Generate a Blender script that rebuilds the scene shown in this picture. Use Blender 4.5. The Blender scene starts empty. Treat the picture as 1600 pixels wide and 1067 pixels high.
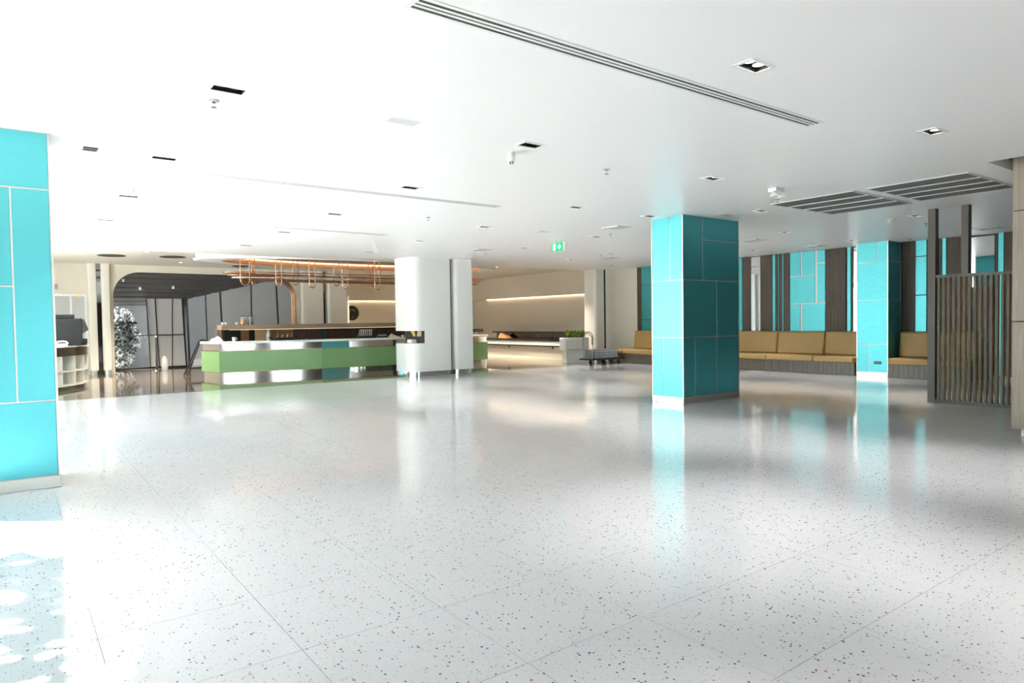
import bpy, math, random
from mathutils import Vector, Matrix
random.seed(7)
S = bpy.context.scene
C = S.collection
PI = math.pi

# ------------------------------------------------------------------ camera
cam_data = bpy.data.cameras.new('camera')
cam = bpy.data.objects.new('camera', cam_data); C.objects.link(cam)
yaw, pitch, roll = 0.64204944, -0.03028386, -0.01444216
fw0 = Vector((math.sin(yaw), math.cos(yaw), 0)); rt0 = Vector((math.cos(yaw), -math.sin(yaw), 0)); up0 = Vector((0, 0, 1))
fw = fw0*math.cos(pitch) + up0*math.sin(pitch); up1 = up0*math.cos(pitch) - fw0*math.sin(pitch)
rt = rt0*math.cos(roll) + up1*math.sin(roll); up = up1*math.cos(roll) - rt0*math.sin(roll)
M4 = Matrix(((rt.x, up.x, -fw.x, 0), (rt.y, up.y, -fw.y, 0), (rt.z, up.z, -fw.z, 1.4), (0, 0, 0, 1)))
cam.matrix_world = M4
cam_data.sensor_width = 36; cam_data.lens = 36*1057.16/1600
cam_data.clip_start = 0.05; cam_data.clip_end = 300
S.camera = cam

# ------------------------------------------------------------------ world, sun, exposure
W = bpy.data.worlds.new('world'); S.world = W; W.use_nodes = True
wn = W.node_tree.nodes; wl = W.node_tree.links
bg = wn['Background']
sky = wn.new('ShaderNodeTexSky'); sky.sky_type = 'NISHITA'; sky.sun_disc = False
sky.sun_elevation = math.radians(52.8); sky.air_density = 1.0; sky.dust_density = 3.0; sky.ozone_density = 0.6
mixw = wn.new('ShaderNodeMix'); mixw.data_type = 'RGBA'; mixw.inputs[0].default_value = 0.36
mixw.inputs[7].default_value = (0.95, 1.0, 1.06, 1)
gain = wn.new('ShaderNodeMix'); gain.data_type = 'RGBA'; gain.blend_type = 'MULTIPLY'; gain.inputs[0].default_value = 1.0
gain.inputs[7].default_value = (0.16, 0.16, 0.16, 1)
wl.new(sky.outputs[0], gain.inputs[6]); wl.new(gain.outputs[2], mixw.inputs[6])
wl.new(mixw.outputs[2], bg.inputs[0]); bg.inputs[1].default_value = 2.45

sun_dir = Vector((1.0, -0.82, -1.706)).normalized()
sl = bpy.data.lights.new('sun', 'SUN'); sl.energy = 16.0; sl.angle = math.radians(0.6); sl.color = (1.0, 0.98, 0.95)
sun = bpy.data.objects.new('sun', sl); C.objects.link(sun)
sun.rotation_euler = sun_dir.to_track_quat('-Z', 'Y').to_euler(); sun.location = (-10, 12, 18)

for (ya, yb) in ((3.0, 7.13), (7.78, 20.3)):        # sky portals in the glazed facade
    pl = bpy.data.lights.new('sky_portal', 'AREA'); pl.shape = 'RECTANGLE'; pl.size = 2.9; pl.size_y = yb-ya
    pl.cycles.is_portal = True
    po = bpy.data.objects.new('sky_portal', pl); C.objects.link(po)
    po.location = (-1.26, (ya+yb)/2, 1.45); po.rotation_euler = (0, -PI/2, 0)

vs = S.view_settings
vs.view_transform = 'Standard'; vs.look = 'None'; vs.gamma = 1.0; vs.use_curve_mapping = False
vs.exposure = 2.1
S.cycles.diffuse_bounces = 8; S.cycles.max_bounces = 16

# ------------------------------------------------------------------ materials
MATS = {}
def new_mat(name):
    m = bpy.data.materials.new(name); m.use_nodes = True
    nt = m.node_tree; b = nt.nodes['Principled BSDF']
    MATS[name] = m
    return m, nt, b
def plain(name, col, rough=0.5, metal=0.0, spec=0.5, noise=0.06, scale=6.0, coat=0.0, stretch=(1, 1, 1)):
    """solid colour with a faint procedural variation"""
    m, nt, b = new_mat(name)
    g = nt.nodes.new('ShaderNodeNewGeometry'); mp = nt.nodes.new('ShaderNodeMapping')
    mp.inputs['Scale'].default_value = stretch
    n = nt.nodes.new('ShaderNodeTexNoise'); n.inputs['Scale'].default_value = scale; n.inputs['Detail'].default_value = 4
    r = nt.nodes.new('ShaderNodeMix'); r.data_type = 'RGBA'
    r.inputs[6].default_value = tuple(c*(1-noise) for c in col) + (1,)
    r.inputs[7].default_value = tuple(min(1, c*(1+noise)) for c in col) + (1,)
    nt.links.new(g.outputs['Position'], mp.inputs[0]); nt.links.new(mp.outputs[0], n.inputs['Vector'])
    nt.links.new(n.outputs['Fac'], r.inputs[0]); nt.links.new(r.outputs[2], b.inputs['Base Color'])
    b.inputs['Roughness'].default_value = rough; b.inputs['Metallic'].default_value = metal
    b.inputs['Specular IOR Level'].default_value = spec
    if coat: b.inputs['Coat Weight'].default_value = coat; b.inputs['Coat Roughness'].default_value = 0.06
    return m
def glow(name, col, strength):
    m, nt, b = new_mat(name)
    b.inputs['Base Color'].default_value = tuple(0.5*c for c in col) + (1,)
    b.inputs['Emission Color'].default_value = col + (1,); b.inputs['Emission Strength'].default_value = strength
    return m
def glass(name, tint=(1, 1, 1), refl=0.12, rough=0.02):
    """thin pane: clear with a fresnel reflection"""
    m, nt, b = new_mat(name); nt.nodes.remove(b)
    out = nt.nodes['Material Output']
    t = nt.nodes.new('ShaderNodeBsdfTransparent'); t.inputs[0].default_value = tint + (1,)
    gl = nt.nodes.new('ShaderNodeBsdfGlossy'); gl.inputs['Roughness'].default_value = rough
    lw = nt.nodes.new('ShaderNodeLayerWeight'); lw.inputs['Blend'].default_value = 0.5
    pw = nt.nodes.new('ShaderNodeMath'); pw.operation = 'POWER'; pw.inputs[1].default_value = 5.0
    nt.links.new(lw.outputs['Facing'], pw.inputs[0])
    ad = nt.nodes.new('ShaderNodeMath'); ad.operation = 'MULTIPLY_ADD'; ad.use_clamp = True; ad.inputs[1].default_value = 0.9; ad.inputs[2].default_value = refl*0.5
    mx = nt.nodes.new('ShaderNodeMixShader')
    nt.links.new(pw.outputs[0], ad.inputs[0]); nt.links.new(ad.outputs[0], mx.inputs[0])
    nt.links.new(t.outputs[0], mx.inputs[1]); nt.links.new(gl.outputs[0], mx.inputs[2]); nt.links.new(mx.outputs[0], out.inputs[0])
    return m
def wood(name, c1, c2, rough=0.45, scale=1.0, axis='Z'):
    m, nt, b = new_mat(name)
    g = nt.nodes.new('ShaderNodeNewGeometry'); mp = nt.nodes.new('ShaderNodeMapping')
    mp.inputs['Scale'].default_value = {'Z': (14*scale, 14*scale, 0.7*scale), 'X': (0.7*scale, 14*scale, 14*scale), 'Y': (14*scale, 0.7*scale, 14*scale)}[axis]
    n = nt.nodes.new('ShaderNodeTexNoise'); n.inputs['Scale'].default_value = 2.2; n.inputs['Detail'].default_value = 7; n.inputs['Roughness'].default_value = 0.62
    cr = nt.nodes.new('ShaderNodeValToRGB')
    cr.color_ramp.elements[0].position = 0.3; cr.color_ramp.elements[0].color = c1 + (1,)
    cr.color_ramp.elements[1].position = 0.72; cr.color_ramp.elements[1].color = c2 + (1,)
    nt.links.new(g.outputs['Position'], mp.inputs[0]); nt.links.new(mp.outputs[0], n.inputs['Vector'])
    nt.links.new(n.outputs['Fac'], cr.inputs[0]); nt.links.new(cr.outputs[0], b.inputs['Base Color'])
    b.inputs['Roughness'].default_value = rough
    return m
def terrazzo(name):
    m, nt, b = new_mat(name); N = nt.nodes; L = nt.links
    g = N.new('ShaderNodeNewGeometry')
    cur = None
    base = N.new('ShaderNodeTexNoise'); base.inputs['Scale'].default_value = 1.1; base.inputs['Detail'].default_value = 5
    L.new(g.outputs['Position'], base.inputs['Vector'])
    mixb = N.new('ShaderNodeMix'); mixb.data_type = 'RGBA'
    mixb.inputs[6].default_value = (0.565, 0.557, 0.56, 1); mixb.inputs[7].default_value = (0.635, 0.627, 0.63, 1)
    L.new(base.outputs['Fac'], mixb.inputs[0]); cur = mixb.outputs[2]
    # chip layers: voronoi scale, radius limit, share of cells that hold a chip, colour
    for (sc, rad, share, col, seed) in ((78, 0.34, 0.22, (0.36, 0.36, 0.34), 0.0), (52, 0.32, 0.12, (0.09, 0.09, 0.085), 3.1),
                                        (42, 0.26, 0.03, (0.45, 0.72, 0.80), 9.7), (40, 0.28, 0.018, (0.04, 0.05, 0.30), 5.3), (42, 0.27, 0.024, (0.42, 0.10, 0.08), 7.9)):
        of = N.new('ShaderNodeVectorMath'); of.operation = 'ADD'; of.inputs[1].default_value = (seed, seed*1.7, 0)
        L.new(g.outputs['Position'], of.inputs[0])
        v = N.new('ShaderNodeTexVoronoi'); v.inputs['Scale'].default_value = sc; v.voronoi_dimensions = '2D'
        L.new(of.outputs[0], v.inputs['Vector'])
        lt = N.new('ShaderNodeMath'); lt.operation = 'LESS_THAN'; lt.inputs[1].default_value = rad
        L.new(v.outputs['Distance'], lt.inputs[0])
        sep = N.new('ShaderNodeSeparateColor'); L.new(v.outputs['Color'], sep.inputs[0])
        l2 = N.new('ShaderNodeMath'); l2.operation = 'LESS_THAN'; l2.inputs[1].default_value = share
        L.new(sep.outputs[0], l2.inputs[0])
        # chips of differing size
        rr = N.new('ShaderNodeMath'); rr.operation = 'MULTIPLY'; rr.inputs[1].default_value = rad
        L.new(sep.outputs[1], rr.inputs[0]); L.new(rr.outputs[0], lt.inputs[1])
        mu = N.new('ShaderNodeMath'); mu.operation = 'MULTIPLY'
        L.new(lt.outputs[0], mu.inputs[0]); L.new(l2.outputs[0], mu.inputs[1])
        mx = N.new('ShaderNodeMix'); mx.data_type = 'RGBA'; mx.inputs[7].default_value = col + (1,)
        L.new(cur, mx.inputs[6]); L.new(mu.outputs[0], mx.inputs[0]); cur = mx.outputs[2]
    L.new(cur, b.inputs['Base Color'])
    rn = N.new('ShaderNodeTexNoise'); rn.inputs['Scale'].default_value = 0.7; rn.inputs['Detail'].default_value = 6
    L.new(g.outputs['Position'], rn.inputs['Vector'])
    mr = N.new('ShaderNodeMapRange'); mr.inputs['To Min'].default_value = 0.05; mr.inputs['To Max'].default_value = 0.13
    L.new(rn.outputs['Fac'], mr.inputs['Value']); L.new(mr.outputs[0], b.inputs['Roughness'])
    b.inputs['IOR'].default_value = 1.52
    return m
def paper_panel(name, col, rough=0.28, low=0.95):
    """aqua glass panel with a faint fibrous print"""
    m, nt, b = new_mat(name); N = nt.nodes; L = nt.links
    g = N.new('ShaderNodeNewGeometry')
    mp = N.new('ShaderNodeMapping'); mp.inputs['Scale'].default_value = (5, 5, 26)
    n = N.new('ShaderNodeTexNoise'); n.inputs['Scale'].default_value = 1.6; n.inputs['Detail'].default_value = 8; n.inputs['Roughness'].default_value = 0.7
    L.new(g.outputs['Position'], mp.inputs[0]); L.new(mp.outputs[0], n.inputs['Vector'])
    cr = N.new('ShaderNodeValToRGB')
    cr.color_ramp.elements[0].position = 0.28; cr.color_ramp.elements[0].color = tuple(c*low for c in col) + (1,)
    cr.color_ramp.elements[1].position = 0.62; cr.color_ramp.elements[1].color = col + (1,)
    L.new(n.outputs['Fac'], cr.inputs[0]); L.new(cr.outputs[0], b.inputs['Base Color'])
    b.inputs['Roughness'].default_value = rough; b.inputs['Metallic'].default_value = 0.72      # foil backing with a metallic sheen
    return m
def marble(name, c1, c2, rough=0.05):
    m, nt, b = new_mat(name); N = nt.nodes; L = nt.links
    g = N.new('ShaderNodeNewGeometry')
    n = N.new('ShaderNodeTexNoise'); n.inputs['Scale'].default_value = 1.3; n.inputs['Detail'].default_value = 9; n.inputs['Distortion'].default_value = 1.2
    L.new(g.outputs['Position'], n.inputs['Vector'])
    cr = N.new('ShaderNodeValToRGB')
    cr.color_ramp.elements[0].position = 0.3; cr.color_ramp.elements[0].color = c1 + (1,)
    cr.color_ramp.elements[1].position = 0.75; cr.color_ramp.elements[1].color = c2 + (1,)
    L.new(n.outputs['Fac'], cr.inputs[0]); L.new(cr.outputs[0], b.inputs['Base Color'])
    b.inputs['Roughness'].default_value = rough
    return m

TERR = terrazzo('terrazzo')
GROUT = plain('grout', (0.27, 0.27, 0.26), 0.7)
MARBLE = marble('brown_marble', (0.095, 0.075, 0.056), (0.165, 0.13, 0.10))
BAND = plain('stone_band', (0.20, 0.19, 0.165), 0.12)
CEIL = plain('ceiling_paint', (0.87, 0.862, 0.862), 0.42, noise=0.01)
CEILB = plain('ceiling_paint_warm_shade', (0.74, 0.72, 0.67), 0.4, noise=0.01)  # back ceiling, its warm dim light put into the colour
CREAM = plain('cream_plaster', (0.70, 0.66, 0.57), 0.55, noise=0.02)
CREAMW = plain('cream_wall', (0.67, 0.62, 0.53), 0.55, noise=0.02)
WHITE = plain('white_lacquer', (0.82, 0.82, 0.79), 0.25, noise=0.01)
IVORY = plain('ivory_lacquer', (0.76, 0.74, 0.67), 0.28, noise=0.01)
AQUA = paper_panel('aqua_panel', (0.10, 0.46, 0.50), 0.30)
AQUA2 = paper_panel('aqua_panel_bright', (0.10, 0.48, 0.52), 0.38, 0.82)
NICKEL = plain('brushed_nickel', (0.62, 0.60, 0.56), 0.32, 1.0, noise=0.05, scale=30, stretch=(1, 1, 12))
BRONZE = plain('satin_joint', (0.58, 0.56, 0.53), 0.4, 0.5)
STEEL = plain('polished_steel', (0.82, 0.82, 0.82), 0.06, 1.0, noise=0.01)
DARKST = plain('dark_steel', (0.22, 0.21, 0.2), 0.22, 0.9)
COPPER = plain('copper_tube', (0.62, 0.34, 0.20), 0.25, 1.0)
COPPERD = plain('copper_liner', (0.66, 0.40, 0.24), 0.45, 0.2)
BLACK = plain('matt_black', (0.012, 0.012, 0.012), 0.5)
GLOSSB = plain('gloss_black', (0.012, 0.012, 0.014), 0.12)
CHAR = plain('charcoal', (0.05, 0.05, 0.05), 0.4)
GREY = plain('warm_grey', (0.42, 0.42, 0.40), 0.45)
LGREY = plain('light_grey', (0.62, 0.62, 0.61), 0.4)
GREEN = plain('sage_green_lacquer', (0.20, 0.36, 0.155), 0.22, noise=0.03)
MIRRORD = plain('smoked_mirror', (0.30, 0.31, 0.30), 0.03, 1.0, noise=0.005)
MIRROR = plain('mirror', (0.86, 0.88, 0.87), 0.02, 1.0, noise=0.005)
WOODD = wood('dark_grey_wood', (0.050, 0.036, 0.025), (0.115, 0.085, 0.060), 0.55)
WOODG = wood('pale_grey_wood', (0.26, 0.215, 0.165), (0.40, 0.345, 0.275), 0.4)
WOODB = wood('bench_wood', (0.085, 0.068, 0.052), (0.17, 0.14, 0.11), 0.35)
WOODS = wood('shelf_wood', (0.24, 0.165, 0.11), (0.36, 0.26, 0.18), 0.4, axis='X')
WOODA = wood('amber_wood', (0.20, 0.09, 0.03), (0.38, 0.19, 0.07), 0.35)
WOODK = wood('brown_panel', (0.035, 0.021, 0.014), (0.09, 0.055, 0.036), 0.3)
GOLDW = wood('golden_slat_side', (0.60, 0.40, 0.11), (0.80, 0.56, 0.20), 0.4)
SCRN = plain('screen_taupe', (0.115, 0.103, 0.080), 0.45)
FABRIC = plain('mustard_leather', (0.42, 0.27, 0.095), 0.5, noise=0.1, scale=12)
SLATC = plain('slat_ceiling', (0.085, 0.085, 0.088), 0.4)
PANEL = plain('grey_metal_panel', (0.30, 0.30, 0.315), 0.35, 0.0, noise=0.05, scale=1.5)
PANELB = plain('blue_grey_panel', (0.24, 0.265, 0.30), 0.3, noise=0.05, scale=1.5)
PAVE = plain('pavement', (0.58, 0.57, 0.55), 0.85, noise=0.12, scale=2)
LEAFD = plain('dark_leaf', (0.05, 0.065, 0.06), 0.5, noise=0.3)  # dark grey-green leaves mixed among the pale ones
BARK = wood('bark', (0.06, 0.045, 0.03), (0.15, 0.11, 0.08), 0.8)
LEAF = plain('leaf_green', (0.07, 0.16, 0.04), 0.5, noise=0.3)
LEAFW = plain('pale_leaf', (0.60, 0.62, 0.61), 0.5, noise=0.25)
LEAFY = plain('lime_leaf', (0.20, 0.30, 0.05), 0.5, noise=0.35, scale=30)
GRILL = plain('vent_grille', (0.10, 0.105, 0.10), 0.5)
GRILLD = plain('vent_dark', (0.06, 0.06, 0.06), 0.6)
EXITG = glow('exit_green', (0.0, 0.35, 0.13), 0.36)
EXITW = glow('exit_white', (1.0, 1.0, 1.0), 0.4)
LAMP = glow('lamp_glass', (1.0, 0.95, 0.86), 3)
LAMPO = plain('lamp_reflector', (0.75, 0.76, 0.76), 0.12, 0.7)
LED = glow('warm_led', (1.0, 0.74, 0.45), 1.7)
LEDS = glow('added_shelf_led', (1.0, 0.75, 0.45), 0.5)
LEDC = glow('coffer_led', (1.0, 0.62, 0.34), 1.0)
PANE = glass('clear_pane', (0.97, 0.99, 0.98))
PANEG = plain('frosted_film', (0.60, 0.605, 0.62), 0.18, noise=0.06, scale=1.2)
HATCHG = plain('frosted_hatch', (0.50, 0.52, 0.52), 0.12, noise=0.05, scale=1.5)
JARG = glass('jar_glass', (0.9, 0.93, 0.92), 0.2)
ORANGE = plain('orange_juice', (0.62, 0.26, 0.07), 0.3)
PLASW = plain('white_plastic', (0.80, 0.80, 0.78), 0.35, noise=0.01)
PLASG = plain('grey_mesh_plastic', (0.26, 0.27, 0.27), 0.45)
YELLOW = plain('yellow_card', (0.75, 0.55, 0.12), 0.5)
RUBBER = plain('rubber', (0.02, 0.02, 0.02), 0.7)
TEALD = plain('dark_teal_glass', (0.01, 0.075, 0.085), 0.1)

# ------------------------------------------------------------------ mesh helpers
class MB:
    def __init__(self): self.v = []; self.f = []; self.m = []
    def add(self, vs, fs, mi=0):
        o = len(self.v); self.v += [tuple(p) for p in vs]
        for f in fs: self.f.append(tuple(i+o for i in f)); self.m.append(mi)
        return self
    def box(self, x0, x1, y0, y1, z0, z1, mi=0):
        vs = [(x0, y0, z0), (x1, y0, z0), (x1, y1, z0), (x0, y1, z0), (x0, y0, z1), (x1, y0, z1), (x1, y1, z1), (x0, y1, z1)]
        return self.add(vs, [(0, 3, 2, 1), (4, 5, 6, 7), (0, 1, 5, 4), (1, 2, 6, 5), (2, 3, 7, 6), (3, 0, 4, 7)], mi)
    def prism(self, poly, z0, z1, mi=0):
        n = len(poly)
        a = sum(poly[i][0]*poly[(i+1) % n][1]-poly[(i+1) % n][0]*poly[i][1] for i in range(n))
        if a < 0: poly = poly[::-1]
        vs = [(p[0], p[1], z0) for p in poly] + [(p[0], p[1], z1) for p in poly]
        fs = [tuple(range(n))[::-1], tuple(range(n, 2*n))] + [(i, (i+1) % n, n+(i+1) % n, n+i) for i in range(n)]
        return self.add(vs, fs, mi)
    def ring(self, outer, inner, z0, z1, mi=0):
        """band between two closed outlines with equal point counts"""
        n = len(outer)
        vs = [(p[0], p[1], z) for z in (z0, z1) for p in outer] + [(p[0], p[1], z) for z in (z0, z1) for p in inner]
        fs = []
        for i in range(n):
            j = (i+1) % n
            fs += [(i, j, n+j, n+i), (2*n+j, 2*n+i, 3*n+i, 3*n+j), (i, 2*n+i, 2*n+j, j), (n+i, n+j, 3*n+j, 3*n+i)]
        return self.add(vs, fs, mi)
    def seg(self, p, q, t, z0, z1, mi=0):
        """upright slab along p-q; t = thickness to the left of the direction"""
        d = Vector((q[0]-p[0], q[1]-p[1])); d.normalize(); n = Vector((-d.y, d.x))*t
        return self.prism([p, q, (q[0]+n.x, q[1]+n.y), (p[0]+n.x, p[1]+n.y)], z0, z1, mi)
    def tube(self, pts, r, n=8, closed=False, mi=0):
        P = [Vector(p) for p in pts]; k = len(P); rings = []
        prev = None
        for i in range(k):
            if closed: t = (P[(i+1) % k]-P[i-1])
            else: t = P[min(i+1, k-1)]-P[max(i-1, 0)]
            t.normalize()
            if prev is None:
                u = t.orthogonal().normalized()
            else:
                u = (prev - t*prev.dot(t)); u.normalize()
            prev = u; w = t.cross(u)
            rings.append([P[i]+(u*math.cos(2*PI*j/n)+w*math.sin(2*PI*j/n))*r for j in range(n)])
        vs = [p for rg in rings for p in rg]; fs = []
        for i in range(k if closed else k-1):
            a = i*n; b = ((i+1) % k)*n
            for j in range(n): fs.append((a+j, a+(j+1) % n, b+(j+1) % n, b+j))
        if not closed: fs += [tuple(range(n))[::-1], tuple(range((k-1)*n, k*n))]
        return self.add(vs, fs, mi)
    def lathe(self, prof, cx, cy, cz, n=20, mi=0, sx=1, sy=1, cap=True):
        """prof: list of (radius, z)"""
        vs = [(cx+r*sx*math.cos(2*PI*j/n), cy+r*sy*math.sin(2*PI*j/n), cz+z) for (r, z) in prof for j in range(n)]
        fs = []
        for i in range(len(prof)-1):
            for j in range(n): fs.append((i*n+j, i*n+(j+1) % n, (i+1)*n+(j+1) % n, (i+1)*n+j))
        if cap: fs += [tuple(range(n))[::-1], tuple(range((len(prof)-1)*n, len(prof)*n))]
        return self.add(vs, fs, mi)
    def mesh(self, name, mats, loc=(0, 0, 0), smooth=None):
        me = bpy.data.meshes.new(name)
        me.from_pydata([(x-loc[0], y-loc[1], z-loc[2]) for x, y, z in self.v], [], self.f)
        for mt in (mats if isinstance(mats, (list, tuple)) else [mats]): me.materials.append(mt)
        me.polygons.foreach_set('material_index', self.m)
        me.update()
        if smooth:
            me.polygons.foreach_set('use_smooth', [True]*len(self.f)); me.set_sharp_from_angle(angle=math.radians(smooth))
        return me
    def build(self, name, mats, parent=None, loc=None, smooth=None, bevel=0.0, seg=2):
        if loc is None: loc = tuple(parent['_o']) if parent is not None else (0, 0, 0)
        o = bpy.data.objects.new(name, self.mesh(name, mats, loc, smooth)); C.objects.link(o)
        o['_o'] = loc
        if parent is not None: o.parent = parent
        else: o.location = loc
        if bevel:
            md = o.modifiers.new('bevel', 'BEVEL'); md.width = bevel; md.segments = seg; md.limit_method = 'ANGLE'; md.angle_limit = 0.6
            if smooth is None:
                o.data.polygons.foreach_set('use_smooth', [True]*len(o.data.polygons)); o.data.set_sharp_from_angle(angle=math.radians(50))
        return o
def tag(o, label=None, cat=None, group=None, kind=None):
    if label: o['label'] = label
    if cat: o['category'] = cat
    if group: o['group'] = group
    if kind: o['kind'] = kind
    return o
def thing(name, label, cat, loc, group=None):
    o = bpy.data.objects.new(name, None); C.objects.link(o); o.location = loc; o['_o'] = loc
    o.empty_display_size = 0.1
    return tag(o, label, cat, group)
def copy_tree(o, loc, parent=None):
    c = o.copy(); C.objects.link(c); c.parent = parent
    if parent is None: c.location = loc; c['_o'] = loc
    for ch in list(o.children):
        if ch.type == 'MESH': copy_tree(ch, loc, c)
    return c
def struct(name, mb, mats, label=None, **k):
    o = mb.build(name, mats, **k); o['kind'] = 'structure'
    if label: o['label'] = label
    return o
def rrect(x0, x1, y0, y1, r, n=8):
    """rounded outline; r = radii for corners (x0,y0),(x1,y0),(x1,y1),(x0,y1)"""
    if not isinstance(r, (tuple, list)): r = (r,)*4
    pts = []
    for (cx, cy, a0, rr) in ((x0+r[0], y0+r[0], PI, r[0]), (x1-r[1], y0+r[1], 1.5*PI, r[1]), (x1-r[2], y1-r[2], 0, r[2]), (x0+r[3], y1-r[3], 0.5*PI, r[3])):
        if rr < 1e-4: pts.append((cx, cy)); continue
        for i in range(n+1):
            a = a0 + 0.5*PI*i/n; pts.append((cx+rr*math.cos(a), cy+rr*math.sin(a)))
    return pts
def ell(cx, cy, a, b, n=72): return [(cx+a*math.cos(2*PI*i/n), cy+b*math.sin(2*PI*i/n)) for i in range(n)]
def ordw(i): return ['first', 'second', 'third', 'fourth', 'fifth', 'sixth', 'seventh', 'eighth', 'ninth', 'tenth'][i]

H = 3.085       # main ceiling
HB = 3.27       # raised ceiling over the bar
XF = -1.17      # glazed facade line
XR = 16.6       # panelled wall on the right
# =================================================================== SETTING
# ---- terrazzo floor: bed plus single tiles
floor = struct('floor', MB().box(-1.4, 16.75, -8, 15.45, -0.12, -0.004), GROUT)
TW = 0.69; G = 0.0011
tile_me = MB().box(-TW/2+G, TW/2-G, -TW/2+G, TW/2-G, -0.012, 0.0).mesh('tile', TERR)
cells = []
for i in range(-3, 24):
    for j in range(-14, 21):
        xa, xb = max(-1.4, 0.29+TW*i), min(16.75, 0.29+TW*(i+1)); ya, yb = max(-8, 1.467+TW*j), min(15.45, 1.467+TW*(j+1))
        if xb-xa < 0.03 or yb-ya < 0.03: continue
        d = Vector(((xa+xb)/2, (ya+yb)/2, -1.4)); z = d.dot(fw)
        whole = abs(xb-xa-TW) < 1e-6 and abs(yb-ya-TW) < 1e-6
        vis = whole and z > 0.5 and abs(d.dot(rt))/z < 0.86 and -d.dot(up)/z < 0.75
        cells.append((0 if vis else 1, d.length, (xa, xb, ya, yb)))
cells.sort()
field = MB()
for k, (nv, dist, (xa, xb, ya, yb)) in enumerate(cells):
    if k < 300 and not nv:
        o = bpy.data.objects.new('tile', tile_me); C.objects.link(o); o.parent = floor; o.location = ((xa+xb)/2, (ya+yb)/2, 0)
    else: field.box(xa+G, xb-G, ya+G, yb-G, -0.012, 0)
tag(field.build('tile_field', TERR, floor), kind='stuff')
# ---- band and brown marble floor behind it
struct('trim_1', MB().box(-1.4, 17.2, 15.45, 15.72, -0.12, 0.0), BAND)
floor_b = struct('floor_back', MB().box(-1.4, 17.2, 15.72, 25.85, -0.12, -0.004), GROUT)
MW = 1.2
mme = MB().box(-MW/2+G, MW/2-G, -MW/2+G, MW/2-G, -0.012, 0.0).mesh('marble_tile', MARBLE)
for i in range(0, 14):
    for j in range(0, 8):
        xa = 0.3+MW*i; ya = 15.72+MW*j
        o = bpy.data.objects.new('marble_tile', mme); C.objects.link(o); o.parent = floor_b; o.location = (xa+MW/2, ya+MW/2, 0)
        if ya+MW > 25.4: o.scale = (1, 0.42, 1); o.location.y = ya+MW*0.21
# ---- ceilings
RC = (8.78, 11.4, -0.2, 2.88)        # recess around the wood pillar
cm = MB()
cm.box(-1.4, 17.2, 2.88, 17.05, H, H+0.12); cm.box(-1.4, RC[0], -8, 2.88, H, H+0.12); cm.box(RC[1], 17.2, -8, 2.88, H, H+0.12); cm.box(RC[0], RC[1], -8, RC[2], H, H+0.12)
ceiling = struct('ceiling', cm, CEIL)
rc = MB()
for (a, b, c, d) in ((RC[0]-.03, RC[0], RC[2], RC[3]), (RC[1], RC[1]+.03, RC[2], RC[3]), (RC[0], RC[1], RC[2]-.03, RC[2]), (RC[0], RC[1], RC[3], RC[3]+.03)): rc.box(a, b, c, d, H+.12, H+.5)
rc.box(RC[0], RC[1], RC[2], RC[3], H+.5, H+.55)
struct('ceiling_recess', rc, GREY)
struct('ceiling_back', MB().box(-1.4, 17.4, 17.05, 25.9, HB, HB+0.1), CEILB)
struct('roof', MB().box(-1.25, 18.4, -8.3, 25.9, 3.75, 4.0), GREY)  # out of view, put in to keep sky light and sun out
# ---- walls out of shot that close the room
rw = MB().box(-1.45, 0.3, -8.3, -8.0, -0.1, 3.75).box(2.0, 3.2, -8.3, -8.0, -0.1, 3.75).box(4.9, 18.2, -8.3, -8.0, -0.1, 3.75).box(0.3, 4.9, -8.3, -8.0, 2.7, 3.75)
struct('wall_rear', rw, WOODD)
for wk, (xa, xb) in enumerate(((.3, 2.0), (3.2, 4.9))):
    xm = (xa+xb)/2
    w4 = struct('window_%d' % (wk+4), MB().box(xa, xb, -8.2, -8.1, 0, .06).box(xa, xa+.06, -8.2, -8.1, .06, 2.7).box(xb-.06, xb, -8.2, -8.1, .06, 2.7).box(xm-.04, xm+.04, -8.2, -8.1, .06, 2.7), DARKST)
    for (pa, pb) in ((xa+.06, xm-.04), (xm+.04, xb-.06)): MB().box(pa, pb, -8.16, -8.15, .06, 2.7).build('pane', PANE, w4)
struct('wall_left', MB().box(-1.45, -1.1, 20.3, 26.0, -0.1, 3.75), CREAM)
struct('wall_lintel', MB().box(-1.25, XF, 3.0, 20.3, 2.9, 3.75), WHITE)
struct('wall_left_front', MB().box(-1.45, -1.1, -8.0, 3.0, -0.1, 3.75), WOODD)
# ---- glazed facade on the left
wi = 0
for (ya, yb) in ((3.0, 7.13), (7.78, 20.3)):
    wi += 1
    fr = MB(); fr.box(XF-.08, XF, ya, yb, 0, 0.05); fr.box(XF-.08, XF, ya, ya+.04, .05, 2.9); fr.box(XF-.08, XF, yb-.04, yb, .05, 2.9)
    w = struct('window_%d' % wi, fr, DARKST)
    n = int(round((yb-ya)/2.0)); st = (yb-ya-.08)/n
    for k in range(n): MB().box(XF-.05, XF-.038, ya+.04+k*st+.004, ya+.04+(k+1)*st-.004, .05, 2.9).build('pane', PANE, w)
# ---- outdoor ground
struct('ground', MB().box(-45, -1.25, -40, 60, -0.2, -0.06).box(-1.25, 40, -40, -8.3, -0.2, -0.06).box(-1.45, 40, 25.9, 60, -0.2, -0.06), PAVE)

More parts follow.
